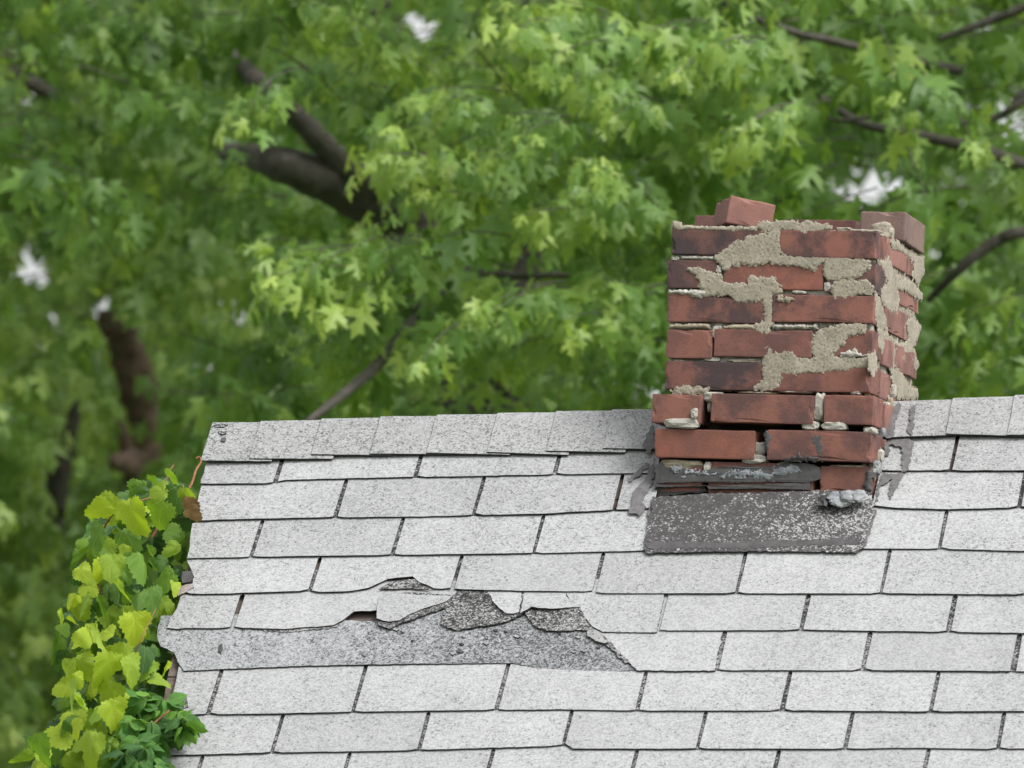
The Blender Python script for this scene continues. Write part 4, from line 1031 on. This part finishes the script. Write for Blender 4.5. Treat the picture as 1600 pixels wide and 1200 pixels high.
# left maple, farther off
t3 = thing('silver_maple_tree', 'blurred maple at the far left with a grey limb high up', 'tree', to_ground(-260, 700, 36))
gb = np.array(t3.location); gpx, gpy, gd = proj(gb)
limb('trunk', t3, [(gpx, gpy, gd, 150), (-270, 900, 36, 100), (-250, 500, 36, 84), (-230, 200, 36, 70), (-200, -200, 36, 40)], seed=19)
limb('limb', t3, [(-250, 300, 35, 60), (-120, 60, 34, 40), (0, 112, 33.2, 33), (40, 128, 33, 29), (72, 142, 33, 22), (140, 175, 33, 12)], seed=20)
limb('branch', t3, [(20, 0, 33.5, 16), (50, 28, 33.5, 18), (75, 68, 33.5, 16), (90, 100, 33.5, 9)], seed=21)
limb('branch', t3, [(-80, 880, 36, 16), (0, 906, 36, 14), (40, 932, 36, 9)], seed=22)
rg = np.random.default_rng(13); f3 = Foliage()
def tint3(a, b, r): return .36 + .42*clump(a, b, 150, 14) + (.14 if b > 380 else .0) + r.normal(0, .06)
def skip3(a, b, d, r):
    if d < 36 and (math.hypot((a-205)/70, (b-620)/150) < 1 or math.hypot((a-100)/40, (b-740)/80) < 1): return True
    return d < 33.6 and math.hypot((a-30)/90, (b-125)/45) < 1
fill(f3, 640, (-520, 760), (-520, 760), (31, 37), .15, rg, tint3, skip=skip3, L=(.45, .9))
fill(f3, 420, (-420, 420), (560, 1500), (33, 38), .15, rg, tint3, L=(.45, .9), skip=lambda a, b, d, r: d < 36.8 and ((abs(a-205) < 75 and 470 < b < 770) or (abs(a-100) < 45 and 640 < b < 820)))
finish(t3, f3, 23, 200, M_FAR, 1.0); rebase(t3)

# broken snag
t4 = thing('broken_tree_trunk', 'brown broken dead trunk with splintered top among the leaves at left', 'tree', to_ground(235, 900, 35.4))
gb = np.array(t4.location); gpx, gpy, gd = proj(gb)
limb('trunk', t4, [(gpx, gpy, gd, 90), (238, 900, 35.4, 60), (226, 790, 35.4, 36), (212, 735, 35.4, 34), (224, 665, 35.4, 40), (216, 610, 35.4, 60), (200, 552, 35.4, 56), (180, 514, 35.4, 46), (154, 490, 35.4, 20)], M_SNAG, 23, True, .26)
limb('branch_stub', t4, [(225, 720, 35.3, 34), (205, 724, 35.1, 40), (178, 722, 34.9, 24)], M_SNAG, 24, True, .2)
limb('branch_stub', t4, [(205, 735, 35.3, 20), (195, 690, 35.3, 22), (184, 660, 35.3, 18)], M_SNAG, 25, True, .2)
rebase(t4)
t5 = thing('thin_tree_trunk', 'thin dark trunk left of the broken one, half hidden by leaves', 'tree', to_ground(80, 900, 36.8))
gb = np.array(t5.location); gpx, gpy, gd = proj(gb)
limb('trunk', t5, [(gpx, gpy, gd, 40), (84, 900, 36.4, 30), (90, 800, 36.4, 28), (100, 720, 36.4, 26), (114, 655, 36.4, 22), (130, 560, 36.4, 14)], seed=26)
rebase(t5)

# the wood behind, one mass
rg = np.random.default_rng(15); f6 = Foliage()
def tint6(a, b, r): return .40 + .38*clump(a, b, 190, 25) + r.normal(0, .06)
fill(f6, 2100, (-700, 2300), (-600, 1500), (44, 60), .24, rg, tint6, L=(.7, 1.3))
wood_ = bpy.data.objects.new('far_wood', None); COL.objects.link(wood_)
B, A, Nn, Sc, T = f6.arrays(); ctr = B+A/np.linalg.norm(A, axis=1)[:, None]*Sc[:, None]*.5
px, py, z = proj(ctr); ok = gap_ok(px, py, 1.12, 3)
bpy.data.objects.remove(wood_)
fw = link('far_wood', leaf_mesh('far_wood', B[ok], A[ok], Nn[ok], Sc[ok], T[ok], np.random.default_rng(1).integers(0, 4, int(ok.sum()))), None, [M_FAR])
fw['kind'] = 'stuff'; fw['label'] = 'blurred green wood far behind the maples'; fw['category'] = 'trees'

# ------------------------------------------------------------------ vines on the gable edge
def round_leaf(kind, seed):
    R = random.Random(seed); pts = []
    if kind == 'grape':
        n = 34
        for k in range(n+1):
            a = -math.pi*.93 + 2*math.pi*.93*k/n                     # from the notch at the stalk round to it again
            r = .48 + .13*math.cos(3*a)*(.55+.45*math.cos(a)) + .09*math.cos(a) + (.036 if k % 2 else -.03) + R.uniform(-.012, .012)
            if abs(a) > 2.4: r *= 1-.25*(abs(a)-2.4)
            pts.append((math.sin(a)*r*1.05, .36+math.cos(a)*r))
    else:
        n = 22
        for k in range(n+1):
            a = -math.pi*.98 + 2*math.pi*.98*k/n
            r = .5*(1-.12*math.cos(2*a)*0) + (.02 if k % 2 else -.015)
            y = .5-math.cos(a+math.pi)*.5
            w = .30*math.sin(math.pi*min(1, max(0, y))**.85)+.005
            pts.append((math.copysign(w, math.sin(a))*(1+(.06 if k % 2 else -.05)), y))
    cup, dr, tw = R.uniform(-.3, .9), R.uniform(.2, .9), R.uniform(-.7, .7)
    def zf(x, y): return -cup*abs(x)**1.3 - dr*y*y*.6 + tw*x*y + .06*math.sin(9*x+seed)*math.cos(8*y+seed)
    V = [(0, 0)] + pts; o = len(V)
    V += [(x*.55, .36*.45+(y-.16)*.55) if kind == 'grape' else (x*.5, y) for x, y in pts]; c = len(V)
    V.append((0, .30)); m_ = len(pts); F = []
    for k in range(m_-1):
        F.append((1+k, o+k, o+k+1, 2+k)[::1]); F.append((c, o+k+1, o+k))
    F.append((0, c, o)); F.append((0, o, 1)); F.append((0, m_, o+m_-1)); F.append((0, o+m_-1, c))
    me = mesh('vine_leaf', [(x, y, zf(x, y)) for x, y in V], F)
    bm = bmesh.new(); bm.from_mesh(me); bmesh.ops.recalc_face_normals(bm, faces=bm.faces)
    if sum(f.normal.z for f in bm.faces) < 0: bmesh.ops.reverse_faces(bm, faces=bm.faces)
    uv = bm.loops.layers.uv.new('UVMap')
    for f in bm.faces:
        f.smooth = True
        for l in f.loops: l[uv].uv = (l.vert.co.x, l.vert.co.y)
    bm.to_mesh(me); bm.free(); return me
GR = [round_leaf('grape', 50+k) for k in range(10)]; CRL = [round_leaf('creeper', 70+k) for k in range(4)]
for me in GR: me.materials.append(M_GRAPE)
for me in CRL: me.materials.append(M_CREEP)
def yr(b): return float(np.interp(b, [640, 740, 1000, 1200, 1300], [17.04, 16.86, 16.45, 16.12, 15.95]))   # distance of the rake edge at that height
YR = 16.5
def vine_leaf(parent, me, px, py, d, size, roll, tint, face, rgv):
    """blade hanging from its stalk: roll turns the tip in the picture, face leans it up"""
    P = at(px, py, d)
    ax = -UP*math.cos(roll)+RT*math.sin(roll) + FW*rgv.normal(-.15, .3)
    nr = -FW*rgv.uniform(.3, 1) + np.array([0, 0, face]) + RT*rgv.normal(-.15, .8) + UP*rgv.normal(0, .5)
    sd_, a2, nn = frames(ax[None], nr[None])
    M_ = Matrix.Identity(4); b = P - a2[0]*size*.4
    for r in range(3): M_[r][0], M_[r][1], M_[r][2], M_[r][3] = sd_[0][r]*size, a2[0][r]*size, nn[0][r]*size, b[r]
    o = bpy.data.objects.new('leaf', me); COL.objects.link(o); o.parent = parent; o.matrix_local = M_
    o.color = (float(np.clip(tint, 0, 1)), 0, 0, 1); return o
v1 = thing('grape_vine', 'bright yellow green grape vine climbing the left roof edge', 'vine', (0, 0, 0))
VP = [(45,1215),(42,1165),(92,1130),(100,1050),(92,1000),(98,930),(122,880),(138,815),(165,785),(205,765),(240,750),(272,745),(300,790),(292,830),(284,880),(270,940),(252,985),(250,1030),(268,1050),(240,1065),(240,1100),(200,1110),(215,1225)]
rv = np.random.default_rng(31); k = 0
while k < 278:
    a, b = rv.uniform(40, 305), rv.uniform(745, 1225)
    if not inside(np.array([[a, b]]), VP)[0]: continue
    lay = rv.random()
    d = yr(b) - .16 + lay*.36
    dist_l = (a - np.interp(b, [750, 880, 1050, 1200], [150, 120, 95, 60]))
    tint = .58 + rv.normal(0, .24) - .42*lay + (.16 if dist_l < 70 else -.10) + (.1 if b > 950 and a < 220 else 0)  # deeper leaves get a darker tint in place of inner shade
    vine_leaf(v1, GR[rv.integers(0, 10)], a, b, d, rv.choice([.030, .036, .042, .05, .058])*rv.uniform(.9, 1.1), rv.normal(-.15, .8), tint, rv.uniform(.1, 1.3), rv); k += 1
for (a, b, sz, roll, tn) in [(205,800,.10,.2,.78),(250,800,.085,-.2,.52),(225,880,.085,.3,.35),(150,835,.085,-.5,.45),(240,935,.085,.25,.30),(175,880,.075,-.2,.7),(290,775,.06,0,.55),(212,975,.09,.1,.86),(170,1040,.10,-.2,.74),(110,1080,.09,-.3,.72),(140,1160,.09,-.4,.66),(60,1165,.085,.2,.6),(178,1110,.085,.3,.9),(265,742,.05,.3,.6),(160,795,.07,-.9,.72),(185,920,.07,.4,.62),(130,940,.07,-.6,.5),(150,990,.075,-.1,.72),(205,1040,.08,.5,.8)]:
    vine_leaf(v1, GR[rv.integers(0, 10)], a, b, yr(b)-.22, sz*.8, roll, tn, .7, rv)
VB, VF = [], []                                      # leaves behind, shade put into their darker greens, too many to tell apart
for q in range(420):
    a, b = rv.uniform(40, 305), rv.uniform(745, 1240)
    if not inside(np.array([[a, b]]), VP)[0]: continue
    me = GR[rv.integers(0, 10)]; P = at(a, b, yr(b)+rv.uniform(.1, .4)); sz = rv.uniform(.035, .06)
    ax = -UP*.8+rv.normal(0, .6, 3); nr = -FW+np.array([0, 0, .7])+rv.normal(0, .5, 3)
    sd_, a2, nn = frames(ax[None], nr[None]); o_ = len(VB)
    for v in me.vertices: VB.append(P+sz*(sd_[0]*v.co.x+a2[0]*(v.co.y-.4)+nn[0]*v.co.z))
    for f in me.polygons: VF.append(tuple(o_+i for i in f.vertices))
bl = link('foliage', mesh('foliage', VB, VF), v1, [leaf_mat('grape_inner_shade', (.04, .10, .04), (.09, .19, .05), (.22, .30, .05), False, .35)]); bl['kind'] = 'stuff'
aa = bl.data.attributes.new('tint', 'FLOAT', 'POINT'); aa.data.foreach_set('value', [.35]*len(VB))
def vstem(parent, pts, r0, r1, seed, mt=M_STEM, name='stem'):
    P = [at(a, b, yr(b)+(d-YR) if b < 1300 else d) for a, b, d in pts]; return link(name, tube_mesh(name, P, list(np.linspace(r0, r1, len(P))), seed, 6, .05, 5), parent, [mt], True)
gz = at(150, 1215, YR+.05)
vstem(v1, [(190, 4980, 16.4), (185, 3500, 16.4), (180, 2300, 16.4), (175, 1700, 16.4), (172, 1320, 16.35), (170, 1215, YR+.25), (160, 1100, YR+.25), (180, 980, YR+.25), (200, 860, YR+.25), (235, 790, YR+.2)], .006, .003, 1)
vstem(v1, [(180, 980, YR+.2), (150, 900, YR+.1), (165, 820, YR-.1), (200, 790, YR-.2), (235, 778, YR-.2)], .003, .0016, 2)
vstem(v1, [(230, 850, YR), (270, 790, YR-.05), (296, 762, YR-.06), (306, 735, YR-.06), (314, 722, YR-.06), (311, 714, YR-.06), (306, 717, YR-.06)], .0035, .002, 3)
vstem(v1, [(250, 790, YR-.02), (256, 760, YR-.05), (266, 735, YR-.05), (272, 726, YR-.05)], .002, .0012, 4)
vstem(v1, [(200, 1050, YR-.1), (215, 1010, YR-.2), (232, 975, YR-.22), (244, 950, YR-.2)], .0016, .001, 5)
for k, (a, b, sz) in enumerate([(294,790,.05),(288,772,.042),(300,800,.04)]):
    me = round_leaf('grape', 90+k); me.materials.append(M_DEAD); vine_leaf(v1, me, a, b, yr(b)-.2, sz, .3*k, .5, .3, rv).name = 'withered_leaf'
v2 = thing('creeper_vine', 'dark green five-leaved creeper over the lower left corner of the roof', 'vine', (0, 0, 0))
rv = np.random.default_rng(37); CP = [(195,1225),(190,1120),(215,1085),(250,1088),(285,1108),(300,1140),(285,1150),(255,1152),(240,1215)]
k = 0
while k < 46:
    a, b = rv.uniform(180, 310), rv.uniform(1080, 1215)
    if not inside(np.array([[a, b]]), CP)[0]: continue
    k += 1; d = yr(b)-.12+rv.uniform(-.1, .05); tn = .35+rv.normal(0, .22)
    ctr_roll = rv.normal(.2, .7)
    for j in range(5):                                              # five leaflets from one stalk
        ro = ctr_roll+(j-2)*.62
        vine_leaf(v2, CRL[rv.integers(0, 4)], a+math.sin(ro)*15, b+math.cos(ro)*15, d+rv.normal(0, .01), rv.uniform(.042, .066)*(1-.12*abs(j-2)), ro, tn, rv.uniform(.4, 1.2), rv)
vstem(v2, [(140, 4980, 16.2), (150, 3500, 16.2), (160, 2300, 16.2), (180, 1700, 16.2), (195, 1320, 16.1), (200, 1230, YR-.05), (225, 1150, YR-.15), (265, 1110, YR-.2)], .008, .002, 9)
